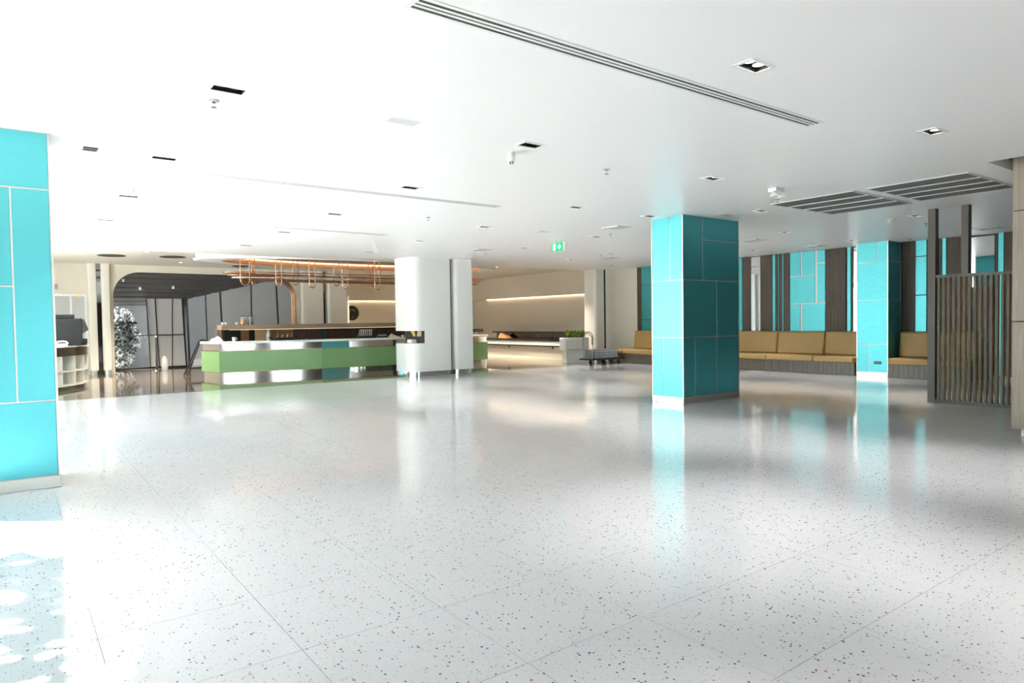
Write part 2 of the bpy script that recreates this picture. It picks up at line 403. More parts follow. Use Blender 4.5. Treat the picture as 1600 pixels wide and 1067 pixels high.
# ---- right wall: substrate with wood panels, aqua panels and mirrors
wall_r = struct('wall_right', MB().box(XR, XR+.6, -8, 15.3, -0.1, 3.75), CHAR)
def wpanel(name, mat, y0, y1, z0=0.0, z1=H, dep=0.03, lab=None):
    o = MB().box(XR-dep, XR+.005, min(y0, y1)+.003, max(y0, y1)-.003, z0, z1).build(name, mat, wall_r, bevel=0.003, seg=1)
    if lab: o['label'] = lab
wood_runs = [(11.338, 11.074), (10.775, 10.412), (10.318, 10.242), (10.212, 10.13), (10.086, 9.912), (8.928, 8.416), (8.292, 8.245),
             (7.12, 6.836), (6.592, 6.40), (6.352, 6.29), (6.20, 5.745), (5.295, 5.242), (5.128, 4.3), (4.2, 3.3), (3.2, 2.2), (2.2, 0.9), (0.9, -0.6), (-0.6, -2.4), (-2.4, -4.2), (-4.2, -6.0), (-6.0, -7.9),
             (15.295, 15.11), (14.2, 13.7), (13.0, 12.2)]
for a, b in wood_runs: wpanel('wood_panel', WOODD, a, b)
for a, b in ((11.462, 11.342), (10.408, 10.322), (10.238, 10.216), (10.126, 10.09), (8.39, 8.296), (6.396, 6.356), (6.286, 6.204), (5.238, 5.132), (13.6, 13.1), (12.1, 11.47)):
    wpanel('aqua_strip', AQUA2, a, b, dep=0.034)
# big aqua panel, seven pieces
for (a, b, z0, z1) in ((9.906, 9.60, 2.46, H), (9.575, 9.20, 2.46, H), (9.165, 8.938, 2.765, H), (9.906, 9.20, 1.748, 2.445), (9.165, 8.938, 1.756, 2.75), (9.906, 9.603, 0.95, 1.735), (9.567, 8.938, 0.95, 1.735)):
    wpanel('aqua_panel', AQUA2, a-.006, b+.006, z0+.006, z1-.006, 0.036)
wpanel('joint_backing', BRONZE, 9.906, 8.938, 0.95, H, 0.024)
for (z0, z1) in ((2.735, H), (1.863, 2.715), (0.95, 1.843)): wpanel('aqua_panel', AQUA2, 6.832, 6.597, z0, z1, 0.036)
for (z0, z1) in ((2.505, H), (1.39, 2.49), (0.9, 1.375)): wpanel('aqua_panel', AQUA2, 15.105, 14.3, z0, z1, 0.036)
wpanel('mirror', MIRROR, 11.07, 10.778, 0.9, H-.02, 0.02, 'tall narrow mirror')
wpanel('mirror', MIRROR, 8.24, 7.86, 0.9, H-.02, 0.02, 'tall mirror beside the pillar')
wpanel('wood_panel', WOODD, 5.742, 5.298, 0.0, 1.97)
wpanel('mirror', MIRROR, 5.742, 5.298, 1.98, H-.04, 0.02, 'tall mirror behind the slatted screen')
wpanel('baseboard', DARKST, 5.4, -7.9, 0.0, 0.1, 0.04)
struct('wall_right_beige', MB().box(XR-.02, XR+.6, 15.3, 16.9, -0.1, 3.75), CREAM)

# ---- cream wall with the light slot behind the buffet (upper part proud of the lower part)
struct('wall_side', MB().box(17.08, 17.5, 16.9, 26.0, -0.1, 2.33).box(17.0, 17.5, 16.9, 26.0, 2.36, 3.75).box(17.14, 17.5, 16.9, 26, 2.33, 2.36), CREAMW)
o = MB().box(17.03, 17.075, 17.0, 24.6, 2.335, 2.35).build('light_strip', LED)
tag(o, 'warm glowing light slot running along the beige side wall above the buffet', 'light strip')
wb = MB().box(10.3, 17.1, 25.83, 26.2, -0.1, 2.29).box(10.3, 17.1, 25.75, 26.2, 2.32, 3.75).box(10.3, 17.1, 25.9, 26.2, 2.29, 2.32)
struct('wall_back_right', wb, CREAMW)
o = MB().box(10.4, 15.4, 25.78, 25.825, 2.295, 2.31).build('light_strip', LED)
tag(o, 'warm light slot on the back wall above the round black sign', 'light strip')
struct('wall_return', MB().box(10.05, 10.3, 23.9, 26.2, -0.1, 3.75), CREAMW)

# ---- arch wall
AX0, AX1, AY, AZ, AR = 2.61, 8.12, 23.45, 3.05, 0.72
arc_pts = [(AX0, 0.0)]
for i in range(13): a = PI - 0.5*PI*i/12; arc_pts.append((AX0+AR+AR*math.cos(a), AZ-AR+AR*math.sin(a)))
for i in range(13): a = 0.5*PI - 0.5*PI*i/12; arc_pts.append((AX1-AR+AR*math.cos(a), AZ-AR+AR*math.sin(a)))
arc_pts.append((AX1, 0.0))
# plain construction: jambs and head as boxes, spandrels in the corners as fans
aw = MB()
aw.box(2.2, AX0, AY, AY+.35, -0.1, 3.75); aw.box(AX1, 8.3, AY, AY+.35, -0.1, 3.75); aw.box(AX0, AX1, AY, AY+.35, AZ, 3.75)
for sgn, cx, xc in ((-1, AX0+AR, AX0), (1, AX1-AR, AX1)):
    pts = [(cx+sgn*AR*math.cos(0.5*PI*i/12), AZ-AR+AR*math.sin(0.5*PI*i/12)) for i in range(13)]
    for i in range(12):
        p, q = pts[i], pts[i+1]
        vs = [(xc, AY, AZ), (p[0], AY, p[1]), (q[0], AY, q[1]), (xc, AY+.35, AZ), (p[0], AY+.35, p[1]), (q[0], AY+.35, q[1])]
        aw.add(vs, [(0, 1, 2), (3, 5, 4), (1, 4, 5, 2)])
struct('wall_back', aw, CREAM)
lin = MB(); n_ = len(arc_pts)
ctr = ((AX0+AX1)/2, 1.5)
for i in range(n_-1):
    (xa, za), (xb, zb) = arc_pts[i], arc_pts[i+1]
    def inn_(x, z):
        # offset towards the opening
        if z <= AZ-AR: return (x+(.008 if x < ctr[0] else -.008), z)
        cx = AX0+AR if x < ctr[0] else AX1-AR
        d_ = Vector((x-cx, z-(AZ-AR))); d_ *= (AR-.008)/max(d_.length, 1e-6); return (cx+d_.x, AZ-AR+d_.y)
    pa, pb = inn_(xa, za), inn_(xb, zb)
    vs_ = [(xa, AY-.004, za), (xb, AY-.004, zb), (xb, AY+.36, zb), (xa, AY+.36, za), (pa[0], AY-.004, pa[1]), (pb[0], AY-.004, pb[1]), (pb[0], AY+.36, pb[1]), (pa[0], AY+.36, pa[1])]
    lin.add(vs_, [(4, 5, 6, 7), (0, 1, 5, 4), (3, 7, 6, 2)])
struct('trim_8', lin, GLOSSB)
# left part of the back wall with the glazed hatch
hb = MB(); hb.box(-1.1, 2.2, AY+.05, AY+.35, 2.37, 3.75); hb.box(-1.1, 2.2, AY+.05, AY+.35, -0.1, 0.76); hb.box(1.93, 2.2, AY+.05, AY+.35, .76, 2.37); hb.box(-1.1, 0.2, AY+.05, AY+.35, .76, 2.37)
wbl = struct('wall_back_left', hb, CREAM)
MB().box(1.13, 1.24, AY+.02, AY+.05, 2.5, 2.66).build('socket_plate', GREY, wbl)
hatch = struct('window_3', MB().box(0.2, 1.93, AY+.06, AY+.12, 2.31, 2.37).box(0.2, 1.93, AY+.06, AY+.12, .76, .82).box(1.88, 1.93, AY+.06, AY+.12, .82, 2.31).box(.2, .25, AY+.06, AY+.12, .82, 2.31).box(1.52, 1.57, AY+.06, AY+.12, .82, 2.31), NICKEL)
MB().box(.25, 1.52, AY+.08, AY+.09, .82, 2.31).build('pane', HATCHG, hatch)
MB().box(1.57, 1.88, AY+.08, AY+.09, .82, 2.31).build('pane', HATCHG, hatch)
MB().box(1.69, 1.76, AY+.05, AY+.06, 2.24, 2.32).build('sticker', YELLOW, hatch)
struct('wall_hatch_room', MB().box(-1.1, 2.5, 25.1, 25.3, -.1, 3.75), LGREY)

# ---- vestibule behind the arch
def zc(y): return 3.06-(y-23.8)*0.63          # sloping slatted ceiling
vest = MB()
vest.add([(2.4, 23.8, zc(23.8)+.1), (8.6, 23.8, zc(23.8)+.1), (8.6, 25.5, zc(25.5)+.1), (2.4, 25.5, zc(25.5)+.1), (2.4, 23.8, 3.75), (8.6, 23.8, 3.75), (8.6, 25.5, 3.75), (2.4, 25.5, 3.75)],
         [(0, 3, 2, 1), (4, 5, 6, 7), (0, 1, 5, 4), (1, 2, 6, 5), (2, 3, 7, 6), (3, 0, 4, 7)])
vc = struct('ceiling_vestibule', vest, BLACK)
for k in range(7):
    ya = 23.86+k*0.215; yb = ya+0.17
    mb = MB(); za, zb = zc(ya), zc(yb)
    mb.add([(2.55, ya, za), (8.5, ya, za), (8.5, yb, zb), (2.55, yb, zb), (2.55, ya, za+.06), (8.5, ya, za+.06), (8.5, yb, zb+.06), (2.55, yb, zb+.06)],
           [(0, 3, 2, 1), (4, 5, 6, 7), (0, 1, 5, 4), (1, 2, 6, 5), (2, 3, 7, 6), (3, 0, 4, 7)])
    mb.build('ceiling_slat', SLATC, vc)
struct('wall_vestibule', MB().box(2.35, 2.6, 23.8, 25.05, -0.1, 3.75), CREAM)
# glass screen facing us with leaning mullions, y = 25
GY = 25.0
def quad_slab(mb, pts, y0, y1, mi=0):
    n = len(pts)
    vs = [(x, y0, z) for x, z in pts] + [(x, y1, z) for x, z in pts]
    return mb.add(vs, [tuple(range(n)), tuple(range(n, 2*n))[::-1]] + [(i, n+i, n+(i+1) % n, (i+1) % n) for i in range(n)], mi)
door = struct('door_1', MB().box(2.62, 4.95, GY-.04, GY+.06, -.02, .06), BLACK)
mull = [(2.62, 2.62, 0.05), (3.72, 3.79, .025), (3.98, 4.05, .03), (4.50, 4.44, .02), (4.80, 4.88, .05)]
ztop = zc(GY)+.05
for (xt, xb, w) in mull:
    quad_slab(MB(), [(xb-w/2, .05), (xb+w/2, .05), (xt+w/2, ztop), (xt-w/2, ztop)], GY-.04, GY+.04).build('mullion', BLACK, door)
mats_p = [PANE, PANEG, PANEG, PANEG]
for k in range(4):
    a, b = mull[k], mull[k+1]
    quad_slab(MB(), [(a[1]+a[2]/2, .06), (b[1]-b[2]/2, .06), (b[0]-b[2]/2, ztop), (a[0]+a[2]/2, ztop)], GY-.008, GY+.008).build('pane', mats_p[k], door)
MB().box(2.64, 4.83, GY-.07, GY-.04, 1.085, 1.12).build('push_rail', DARKST, door)
# grey hoarding seen through the panes
ho = struct('wall_hoarding', MB().box(3.9, 9.2, 25.75, 25.9, -.1, 3.6), PANEL)
# oblique wall of grey panels from the arch jamb to the glass screen
A0 = Vector((8.18, 23.72)); A1 = Vector((4.93, 25.02)); Ld = (A1-A0).length; du = (A1-A0)/Ld
nrm = Vector((du.y, -du.x))       # towards the outside
if nrm.y < 0: nrm = -nrm
ob = MB(); pA = A0+nrm*.05; pB = A1+nrm*.05
ob.prism([(pA.x, pA.y), (pB.x, pB.y), (pB.x+nrm.x*.1, pB.y+nrm.y*.1), (pA.x+nrm.x*.1, pA.y+nrm.y*.1)], -.1, 3.7)
wo = struct('wall_oblique', ob, BLACK)
def on_oblique(x):           # parameter along the wall for a plan x
    return (x-A0.x)/du.x
leans = [(8.18, 8.18, .02), (7.62, 7.70, .055), (6.86, 6.84, .05), (5.93, 5.99, .055), (5.50, 5.52, .035), (4.95, 4.99, .05)]
# widths are cut from neighbouring lean lines so that dark joints stay between the panels
for k in range(len(leans)-1):
    (ta, ba, wa), (tb, bb, wb_) = leans[k], leans[k+1]
    def P(xx, z, off): s = on_oblique(xx); q = A0+du*s+nrm*off; return (q.x, q.y, z)
    zt = lambda xx: zc((A0+du*on_oblique(xx)).y)+.08
    xa_t, xa_b, xb_t, xb_b = ta-wa/2, ba-wa/2, tb+wb_/2, bb+wb_/2
    q = [(xa_b, 0.02), (xb_b, 0.02), (xb_t, None), (xa_t, None)]
    vs = [P(x, (zt(x) if z is None else z), 0.0) for x, z in q] + [P(x, (zt(x) if z is None else z), 0.05) for x, z in q]
    MB().add(vs, [(0, 1, 2, 3), (7, 6, 5, 4), (0, 4, 5, 1), (1, 5, 6, 2), (2, 6, 7, 3), (3, 7, 4, 0)]).build('grey_panel', PANELB if k == 4 else PANEL, wo)
# copper tubes lining the right side of the arch
for k in range(3):
    off = 0.035+0.05*k
    pts = []
    for i in range(10): pts.append((AX1-off, AY-.01-.012*k, 0.02+(AZ-AR-.02)*i/9))
    for i in range(1, 13): a = 0.5*PI*i/12; pts.append((AX1-AR+(AR-off)*math.cos(a), AY-.01-.012*k, AZ-AR+(AR-off)*math.sin(a)))
    pts.append((AX1-AR-1.0, AY-.01-.012*k, AZ-off))
    tag(MB().tube(pts, 0.022, 8).build('trim_%d' % (k+2), COPPER, smooth=60), 'copper tube edging the right jamb of the arched opening', kind='structure')
# =================================================================== COLUMNS
def panel_pillar(label, x0, x1, y0, y1, faces, plinth=0.105, top=H, aq=AQUA, wallside=None):
    """aqua panel pillar; faces: dict side -> list of (u0,u1,z0,z1) panels; side '-y' uses x, side '-x' uses y"""
    t = thing('pillar', label, 'pillar', ((x0+x1)/2, (y0+y1)/2, 0))
    d = 0.012
    MB().box(x0+d, x1-d, y0+d, y1-d, 0.0, top).build('core', BRONZE, t)
    MB().box(x0-.002, x1+.002, y0-.002, y1+.002, 0.0, plinth).build('plinth', NICKEL, t, bevel=0.004, seg=1)
    cn = MB(); e = 0.016
    for (cx, cy) in ((x0, y0), (x1-e, y0), (x0, y1-e), (x1-e, y1-e)): cn.box(cx, cx+e, cy, cy+e, plinth, top)
    cn.build('corner_trim', NICKEL, t)
    g = 0.007
    for side, lst in faces.items():
        for (u0, u1, z0, z1) in lst:
            mb = MB()
            if side == '-y': mb.box(u0+g, u1-g, y0+.006, y0+d+.002, z0+g, z1-g)
            elif side == '+y': mb.box(u0+g, u1-g, y1-d-.002, y1-.004, z0+g, z1-g)
            elif side == '-x': mb.box(x0+.006, x0+d+.002, u0+g, u1-g, z0+g, z1-g)
            else: mb.box(x1-d-.002, x1-.004, u0+g, u1-g, z0+g, z1-g)
            mb.build('panel', aq, t, bevel=0.0025, seg=1)
    return t
e = 0.012
x0, x1, y0, y1 = 8.80, 10.31, 7.125, 7.79
fy = [(x0+e, 9.318, 2.03, H), (9.318, x1-e, 2.705, H), (9.318, x1-e, 2.03, 2.705), (x0+e, 9.685, 1.085, 2.03), (9.685, x1-e, 1.085, 2.03),
      (x0+e, 9.108, .105, 1.085), (9.108, 9.68, .105, 1.085), (9.68, x1-e, .105, 1.085)]
fx = [(7.40, y1-e, 2.03, H), (y0+e, 7.40, 2.03, H), (y0+e, y1-e, 1.085, 2.03), (7.555, y1-e, .105, 1.085), (y0+e, 7.555, .105, 1.085)]
fb = [(x0+e, 9.5, 2.03, H), (9.5, x1-e, 2.03, H), (x0+e, x1-e, 1.085, 2.03), (x0+e, 9.9, .105, 1.085), (9.9, x1-e, .105, 1.085)]
panel_pillar('free-standing aqua panelled pillar in the middle of the terrazzo floor', x0, x1, y0, y1, {'-y': fy, '-x': fx, '+y': fb, '+x': [(y0+e, y1-e, .105, 1.085), (y0+e, y1-e, 1.085, 2.03), (y0+e, y1-e, 2.03, H)]})
x0, x1, y0, y1 = -1.17, 0.352, 7.13, 7.78
fy = [(x0+e, -.45, 2.595, H), (-.45, x1-e, 2.595, H), (0.062, x1-e, .765, 2.595), (-.45, .062, 1.755, 2.595), (-.45, .062, .765, 1.755), (x0+e, -.45, .765, 2.595), (x0+e, -.6, .105, .765), (-.6, x1-e, .105, .765)]
panel_pillar('large bright aqua pillar cut off by the left edge, beside the sunlit floor', x0, x1, y0, y1,
             {'-y': fy, '+x': [(y0+e, y1-e, 1.7, H), (y0+e, y1-e, .105, 1.7)], '+y': [(x0+e, x1-e, .105, 1.7), (x0+e, x1-e, 1.7, H)], '-x': [(y0+e, y1-e, .105, H)]})
x0, x1, y0, y1 = 15.93, 16.57, 7.14, 7.845
fx = [(7.39, y1-e, 2.628, H), (y0+e, 7.39, 2.628, H), (y0+e, y1-e, 1.764, 2.628), (y0+e, y1-e, .74, 1.764), (7.568, y1-e, .108, .74), (y0+e, 7.568, .108, .74)]
pb = panel_pillar('aqua pillar standing against the panelled wall between the mustard benches', x0, x1, y0, y1,
             {'-x': fx, '-y': [(x0+e, x1-e, 2.628, H), (x0+e, x1-e, 1.764, 2.628), (x0+e, 16.25, .3, 1.764), (16.25, x1-e, .3, 1.764), (x0+e, x1-e, .108, .3)], '+y': [(x0+e, x1-e, .108, H)]}, aq=AQUA2)
so = MB().box(15.918, 15.935, 7.29, 7.445, .295, .36).build('socket', CHAR, pb, bevel=.004)
for yy in (7.325, 7.385): MB().box(15.914, 15.92, yy, yy+.03, .313, .342).build('socket_face', GREY, so)

# ---- wood clad pillar at the right edge
wp = thing('pillar', 'pale grey wood clad pillar at the right edge of the picture', 'pillar', (9.95, 2.03, 0))
MB().box(9.30, 10.7, 1.35, 2.70, 0, .085).build('plinth', WHITE, wp)
for (z0, z1) in ((.085, 1.305), (1.315, 2.56), (2.57, 3.5)): MB().box(9.22, 10.8, 1.25, 2.775, z0, z1).build('wood_panel', WOODG, wp, bevel=.004)

# ---- split cladding columns
def split_column(label, xa, xb, xc, xd, y0, y1, rl, zt, mat, niche=None, rb=0.12, pl=0.115, gapmat=None):
    plm = STEEL if mat is WHITE else NICKEL
    t = thing('column', label, 'column', ((xa+xd)/2, (y0+y1)/2, 0))
    A = rrect(xa, xb, y0, y1, (rl, 0.03, 0.03, rl), 12); B = rrect(xc, xd, y0+.01, y1, (rb, 0.04, .04, rb), 10)
    ma = MB()
    if niche:
        nx, n0, n1 = niche
        ma.prism(A, pl, n0); ma.prism(A, n1, zt); ma.prism(rrect(nx, xb, y0, y1, (.01, .03, .03, .01), 4), n0, n1)
    else: ma.prism(A, pl, zt)
    ma.build('cladding', mat, t, smooth=30)
    MB().prism(B, pl, zt).build('cladding', mat, t, smooth=30)
    s = .03
    MB().prism(rrect(xa+s, xb-s, y0+s, y1-s, (rl-.02, .02, .02, rl-.02), 12), 0, pl).build('plinth', plm, t, smooth=30)
    MB().prism(rrect(xc+s, xd-s, y0+s, y1-s, (max(.02, rb-.02), .02, .02, max(.02, rb-.02)), 10), 0, pl).build('plinth', plm, t, smooth=30)
    MB().box(xb-.03, xc+(.06 if xc-xb > .115 else .02), y0+(.2 if xc-xb > .115 else .06), y1-.2, 0, zt).build('mirror_strip', gapmat or MIRRORD, t)
    return t
wc = split_column('broad white split column with a cut-out slot in front of the green bar', 8.32, 9.53, 9.66, 10.25, 15.45, 16.55, .34, H, WHITE, niche=(8.73, .85, 1.18))
split_column('beige split column behind the bar shelf beside the arch', 8.25, 9.13, 9.29, 10.05, 23.42, 24.3, .2, HB, IVORY)
split_column('cream split column between the serving hatch and the arch', 1.95, 2.17, 2.27, 2.52, 23.25, 23.75, .05, HB, IVORY, rb=0.12)
split_column('slim cream split column behind the luggage trolley', 15.76, 16.17, 16.28, 16.62, 16.4, 17.0, .1, H, IVORY, rb=.08, gapmat=GLOSSB)
# =================================================================== SEATING
def cushion(mb_name, parent, x0, x1, y0, y1, z0, z1, tilt=0.0, r=0.04):
    mb = MB().box(x0, x1, y0, y1, z0, z1)
    if tilt:
        mb.v = [(x+tilt*(z-z0), y, z) for x, y, z in mb.v]
    return mb.build(mb_name, FABRIC, parent, bevel=r, seg=4)
def bench(label, y0, y1, seams, zb=.30, base_y=None):
    t = thing('bench', label, 'bench', (16.2, (y0+y1)/2, 0))
    MB().box(15.92, XR-.04, y0, y1, 0, zb).build('base', WOODK, t)
    n = int(round((y1-y0)/.105)); st = (y1-y0)/n
    for k in range(n):
        MB().box(15.87, 15.925, y0+k*st+.002, y0+(k+1)*st-.002, 0.015, zb).build('front_slat', WOODB, t)
    for a, b in zip(seams[:-1], seams[1:]):
        cushion('seat_cushion', t, 15.80, 16.42, a+.006, b-.006, zb+.003, zb+.145, r=.035)
        cushion('back_cushion', t, 16.30, 16.46, a+.008, b-.008, zb+.15, 1.03, tilt=.14, r=.045)
    return t
bench('long mustard leather bench along the aqua and wood panelled wall', 7.87, 15.9, [7.87, 8.85, 10.14, 11.43, 12.72, 14.0, 15.25])
o = [ob_ for ob_ in bpy.data.objects if ob_.name.startswith('bench')][0]
cushion('seat_cushion', o, 15.80, 16.5, 15.262, 15.9, .303, .445, r=.035)
bench('short mustard leather bench between the aqua pillar and the slatted screen', 5.5, 7.11, [5.52, 7.09])

# =================================================================== SLATTED SCREEN
sc = thing('slatted_screen', 'tall taupe slatted screen with golden slat sides beside the wood pillar', 'screen', (11.88, 3.9, 0))
MB().box(11.83, 11.95, 4.585, 4.695, 0, H-.002).build('post', SCRN, sc, bevel=.003, seg=1)
MB().box(11.83, 11.95, 4.125, 4.225, 2.03, H-.002).build('post', SCRN, sc, bevel=.003, seg=1)
MB().box(11.83, 11.95, 3.0, 3.1, 0, H-.002).build('post', SCRN, sc, bevel=.003, seg=1)
MB().box(11.84, 11.94, 3.1, 4.585, 1.985, 2.03).build('top_rail', SCRN, sc)
MB().box(11.84, 11.94, 3.1, 4.585, 0, .055).build('bottom_rail', SCRN, sc)
sm = MB(); sm.box(-.035, .035, -.017, .017, .055, 1.985)
sm.m = [0, 0, 1, 0, 0, 0]           # the face towards -y carries the golden veneer
slat_me = sm.mesh('slat', [SCRN, GOLDW])
for k in range(20):
    o = bpy.data.objects.new('slat', slat_me); C.objects.link(o); o.parent = sc
    o.location = (11.89-11.88, 4.548-k*.0715-3.9, 0)

# =================================================================== BAR COUNTER
bar = thing('bar_counter', 'curved bar counter with sage green front panels and white worktop', 'counter', (8.4, 18.5, 0))
P = [(4.20, 19.62), (4.43, 18.66), (7.0, 18.14), (9.4, 17.92), (12.68, 18.30)]
def off(poly, d):
    """shift an open plan line sideways (left of travel)"""
    out = []
    for i, p in enumerate(poly):
        a = Vector(poly[max(0, i-1)]); b = Vector(poly[min(len(poly)-1, i+1)]); v = (b-a).normalized()
        out.append((p[0]-v.y*d, p[1]+v.x*d))
    return out
def strip(front, back, z0, z1): return MB().prism(list(front)+list(back)[::-1], z0, z1)
for i in range(4):
    f = P[i:i+2]
    d = (Vector(f[1])-Vector(f[0])).normalized(); g_ = .004
    a = (f[0][0]+d.x*g_, f[0][1]+d.y*g_); b = (f[1][0]-d.x*g_, f[1][1]-d.y*g_)
    MB().seg(a, b, .04, .165, .715).build('front_panel', GREEN, bar, bevel=.004)
strip(off(P, -.008), off(P, .05), .715, .727).build('upper_trim', COPPER, bar)
strip(off(P, -.008), off(P, .05), .153, .165).build('lower_trim', COPPER, bar)
strip(off(P, .05), off(P, .07), .727, .905).build('mirror_band', STEEL, bar)
strip(off(P, .07), off(P, .12), 0, .153).build('plinth', STEEL, bar)
strip(off(P, .075), off(P, .42), 0.15, .905).build('carcass', WOODK, bar)
strip(off(P, -.03), off(P, .46), .905, .965).build('worktop', WHITE, bar, bevel=.01)
MB().seg(P[-1], off(P, .62)[-1], .03, .165, .715).build('end_panel', GREEN, bar)
# ---- back bar with timber shelf
bb = thing('back_bar', 'timber shelf unit behind the bar with brown and amber back panels', 'shelf', (7.6, 19.7, 0))
MB().box(4.66, 11.2, 19.3, 19.8, 1.27, 1.405).build('shelf', WOODS, bb, bevel=.004)
MB().box(4.72, 11.2, 19.38, 19.8, 0, .93).build('base_cabinet', WOODK, bb)
runs = [(4.72, 5.0, WOODK), (5.0, 5.28, BLACK), (5.28, 5.5, WOODA), (5.5, 5.66, BLACK), (5.66, 6.1, None), (6.1, 6.75, WOODA), (6.75, 7.2, WOODK), (7.2, 7.62, WOODK), (7.62, 7.75, TEALD), (7.75, 8.6, WOODK), (8.6, 9.4, WOODK), (9.4, 10.3, WOODK), (10.3, 11.2, WOODK)]
AMB = plain('amber_board', (0.62, 0.43, 0.22), 0.4)
for a, b, mt in runs: MB().box(a+.003, b-.003, 19.76, 19.79, .93, 1.27).build('back_panel', mt or AMB, bb)
MB().box(4.9, 10.9, 19.45, 19.47, 1.262, 1.27).build('added_shelf_light', LEDS, bb)  # added strip of light; the shelf has no visible lamp
MB().box(4.66, 4.72, 19.32, 19.8, 0, 1.27).build('end_panel', WOODK, bb)

def on_bar(x):      # y of the bar's centre line for a plan x, worktop z
    for (p, q) in zip(P[1:-1], P[2:]):
        if p[0] <= x <= q[0]: return p[1]+(q[1]-p[1])*(x-p[0])/(q[0]-p[0])+.24
    return 18.8
ZT = .966
# things on the bar
def jar(label, x, y, z, content, r=.082, h=.25):
    t = thing('drink_jar', label, 'jar', (x, y, z))
    MB().lathe([(r, 0), (r, h*.9)], x, y, z, 20, cap=False).build('glass_body', JARG, t, smooth=40)
    MB().lathe([(r*.93, .006), (r*.93, h*(.62 if content is ORANGE else .2))], x, y, z, 20).build('contents', content, t, smooth=40)
    MB().lathe([(r*1.05, h*.9), (r*1.05, h*.97), (r*.3, h)], x, y, z, 20).build('lid', BLACK, t, smooth=40)
    MB().lathe([(r*1.03, 0), (r*1.03, .012)], x, y, z, 20).build('foot', DARKST, t, smooth=40)
jar('glass drink jar filled with orange juice on the bar shelf', 5.25, 19.42, 1.406, ORANGE)
jar('glass jar with a little dark content right of the orange one', 5.46, 19.42, 1.406, BLACK)
def cup(label, x, y, z, r=.035, h=.07, mat=PLASW):
    t = thing('cup', label, 'cup', (x, y, z))
    MB().lathe([(r*.65, 0), (r*.8, h*.3), (r, h), (r*.9, h), (r*.72, h*.35), (r*.5, .012)], x, y, z, 16).build('bowl', mat, t, smooth=50)
    MB().tube([(x+r*.85, y, z+h*.8), (x+r*1.5, y, z+h*.7), (x+r*1.45, y, z+h*.35), (x+r*.75, y, z+h*.3)], .006, 6).build('handle', mat, t, smooth=60)
cup('small white cup at the far left end of the bar shelf', 4.71, 19.4, 1.406)
cup('small white cup second from the left end of the shelf', 4.80, 19.4, 1.406)
cup('small white cup just left of the orange juice jar', 5.08, 19.4, 1.406)
# crumpled white cloth at the left end
def cloth(label, x, y, z, sx, sy, hgt, mat):
    mb = MB(); n = 12; vs = []; rnd = random.Random(3)
    for j in range(n+1):
        for i in range(n+1):
            u, v = i/n*2-1, j/n*2-1
            hh = max(0, 1-u*u)*max(0, 1-v*v)
            vs.append((x+u*sx+.015*rnd.uniform(-1, 1), y+v*sy+.015*rnd.uniform(-1, 1), z+.004+hgt*hh**.6*(.7+.5*math.sin(5*u+2*v)*.5)+.012*rnd.random()*hh))
    fs = [(j*(n+1)+i, j*(n+1)+i+1, (j+1)*(n+1)+i+1, (j+1)*(n+1)+i) for j in range(n) for i in range(n)]
    o = mb.add(vs, fs).build('cloth', mat, loc=None, smooth=80)
    md = o.modifiers.new('solid', 'SOLIDIFY'); md.thickness = .004; md.offset = 1
    return tag(o, label, 'cloth')
cloth('crumpled white cloth at the left end of the bar worktop', 4.47, 19.05, ZT, .15, .12, .14, PLASW)
# dark serving tray with cutlery holders
t = thing('serving_tray', 'dark serving tray with handles on the white worktop below the shelf', 'tray', (6.05, on_bar(6.05), ZT))
yy = on_bar(6.05)
MB().prism(rrect(5.78, 6.32, yy-.16, yy+.16, .05), ZT, ZT+.02).build('base', BLACK, t)
MB().ring(rrect(5.76, 6.34, yy-.18, yy+.18, .06), rrect(5.79, 6.31, yy-.15, yy+.15, .04), ZT+.012, ZT+.07).build('rim', BLACK, t)
for sx in (5.76, 6.34):
    MB().tube([(sx, yy-.08, ZT+.06), (sx+(-.06 if sx < 6 else .06), yy-.07, ZT+.085), (sx+(-.06 if sx < 6 else .06), yy+.07, ZT+.085), (sx, yy+.08, ZT+.06)], .009, 6).build('handle', BLACK, t, smooth=60)
# clear glasses and bottle behind the tray
def bottle(label, x, y, z, h, r, mat, cat='bottle', name='bottle'):
    o = MB().lathe([(r*.96, 0), (r, .01), (r, h*.58), (r*.8, h*.68), (r*.36, h*.78), (r*.34, h), (r*.25, h)], x, y, z, 18).build(name, mat, smooth=45)
    return tag(o, label, cat)
bottle('tall white bottle standing behind the dark tray', 5.95, 19.5, .931, .33, .05, PLASW)
bottle('slim clear bottle right of the white bottle under the shelf', 6.22, 19.5, .931, .33, .045, JARG)
bottle('second slim clear bottle under the shelf beside the first', 6.36, 19.5, .931, .31, .04, JARG)
bottle('third slim clear bottle, rightmost of the group under the shelf', 6.5, 19.5, .931, .3, .04, JARG)
cup('dark cup right of the serving tray on the worktop', 6.62, on_bar(6.6), ZT, .05, .05, CHAR)
cup('frosted grey tumbler near the left end of the worktop', 4.86, 18.85, ZT, .055, .11, LGREY)
# wire plate rack
t = thing('wire_rack', 'black tray with a white wire rack of upright loops on the worktop', 'rack', (8.35, on_bar(8.35), ZT))
yy = on_bar(8.35)
MB().box(8.12, 8.62, yy-.14, yy+.14, ZT, ZT+.07).build('tray', BLACK, t, bevel=.01)
for k in range(6):
    xx = 8.17+k*.065; h_ = .17
    MB().tube([(xx, yy-.06, ZT+.065), (xx+.03, yy-.06, ZT+.065+h_), (xx+.055, yy, ZT+.075+h_), (xx+.03, yy+.06, ZT+.065+h_), (xx, yy+.06, ZT+.065)], .006, 6).build('loop', PLASW, t, smooth=70)
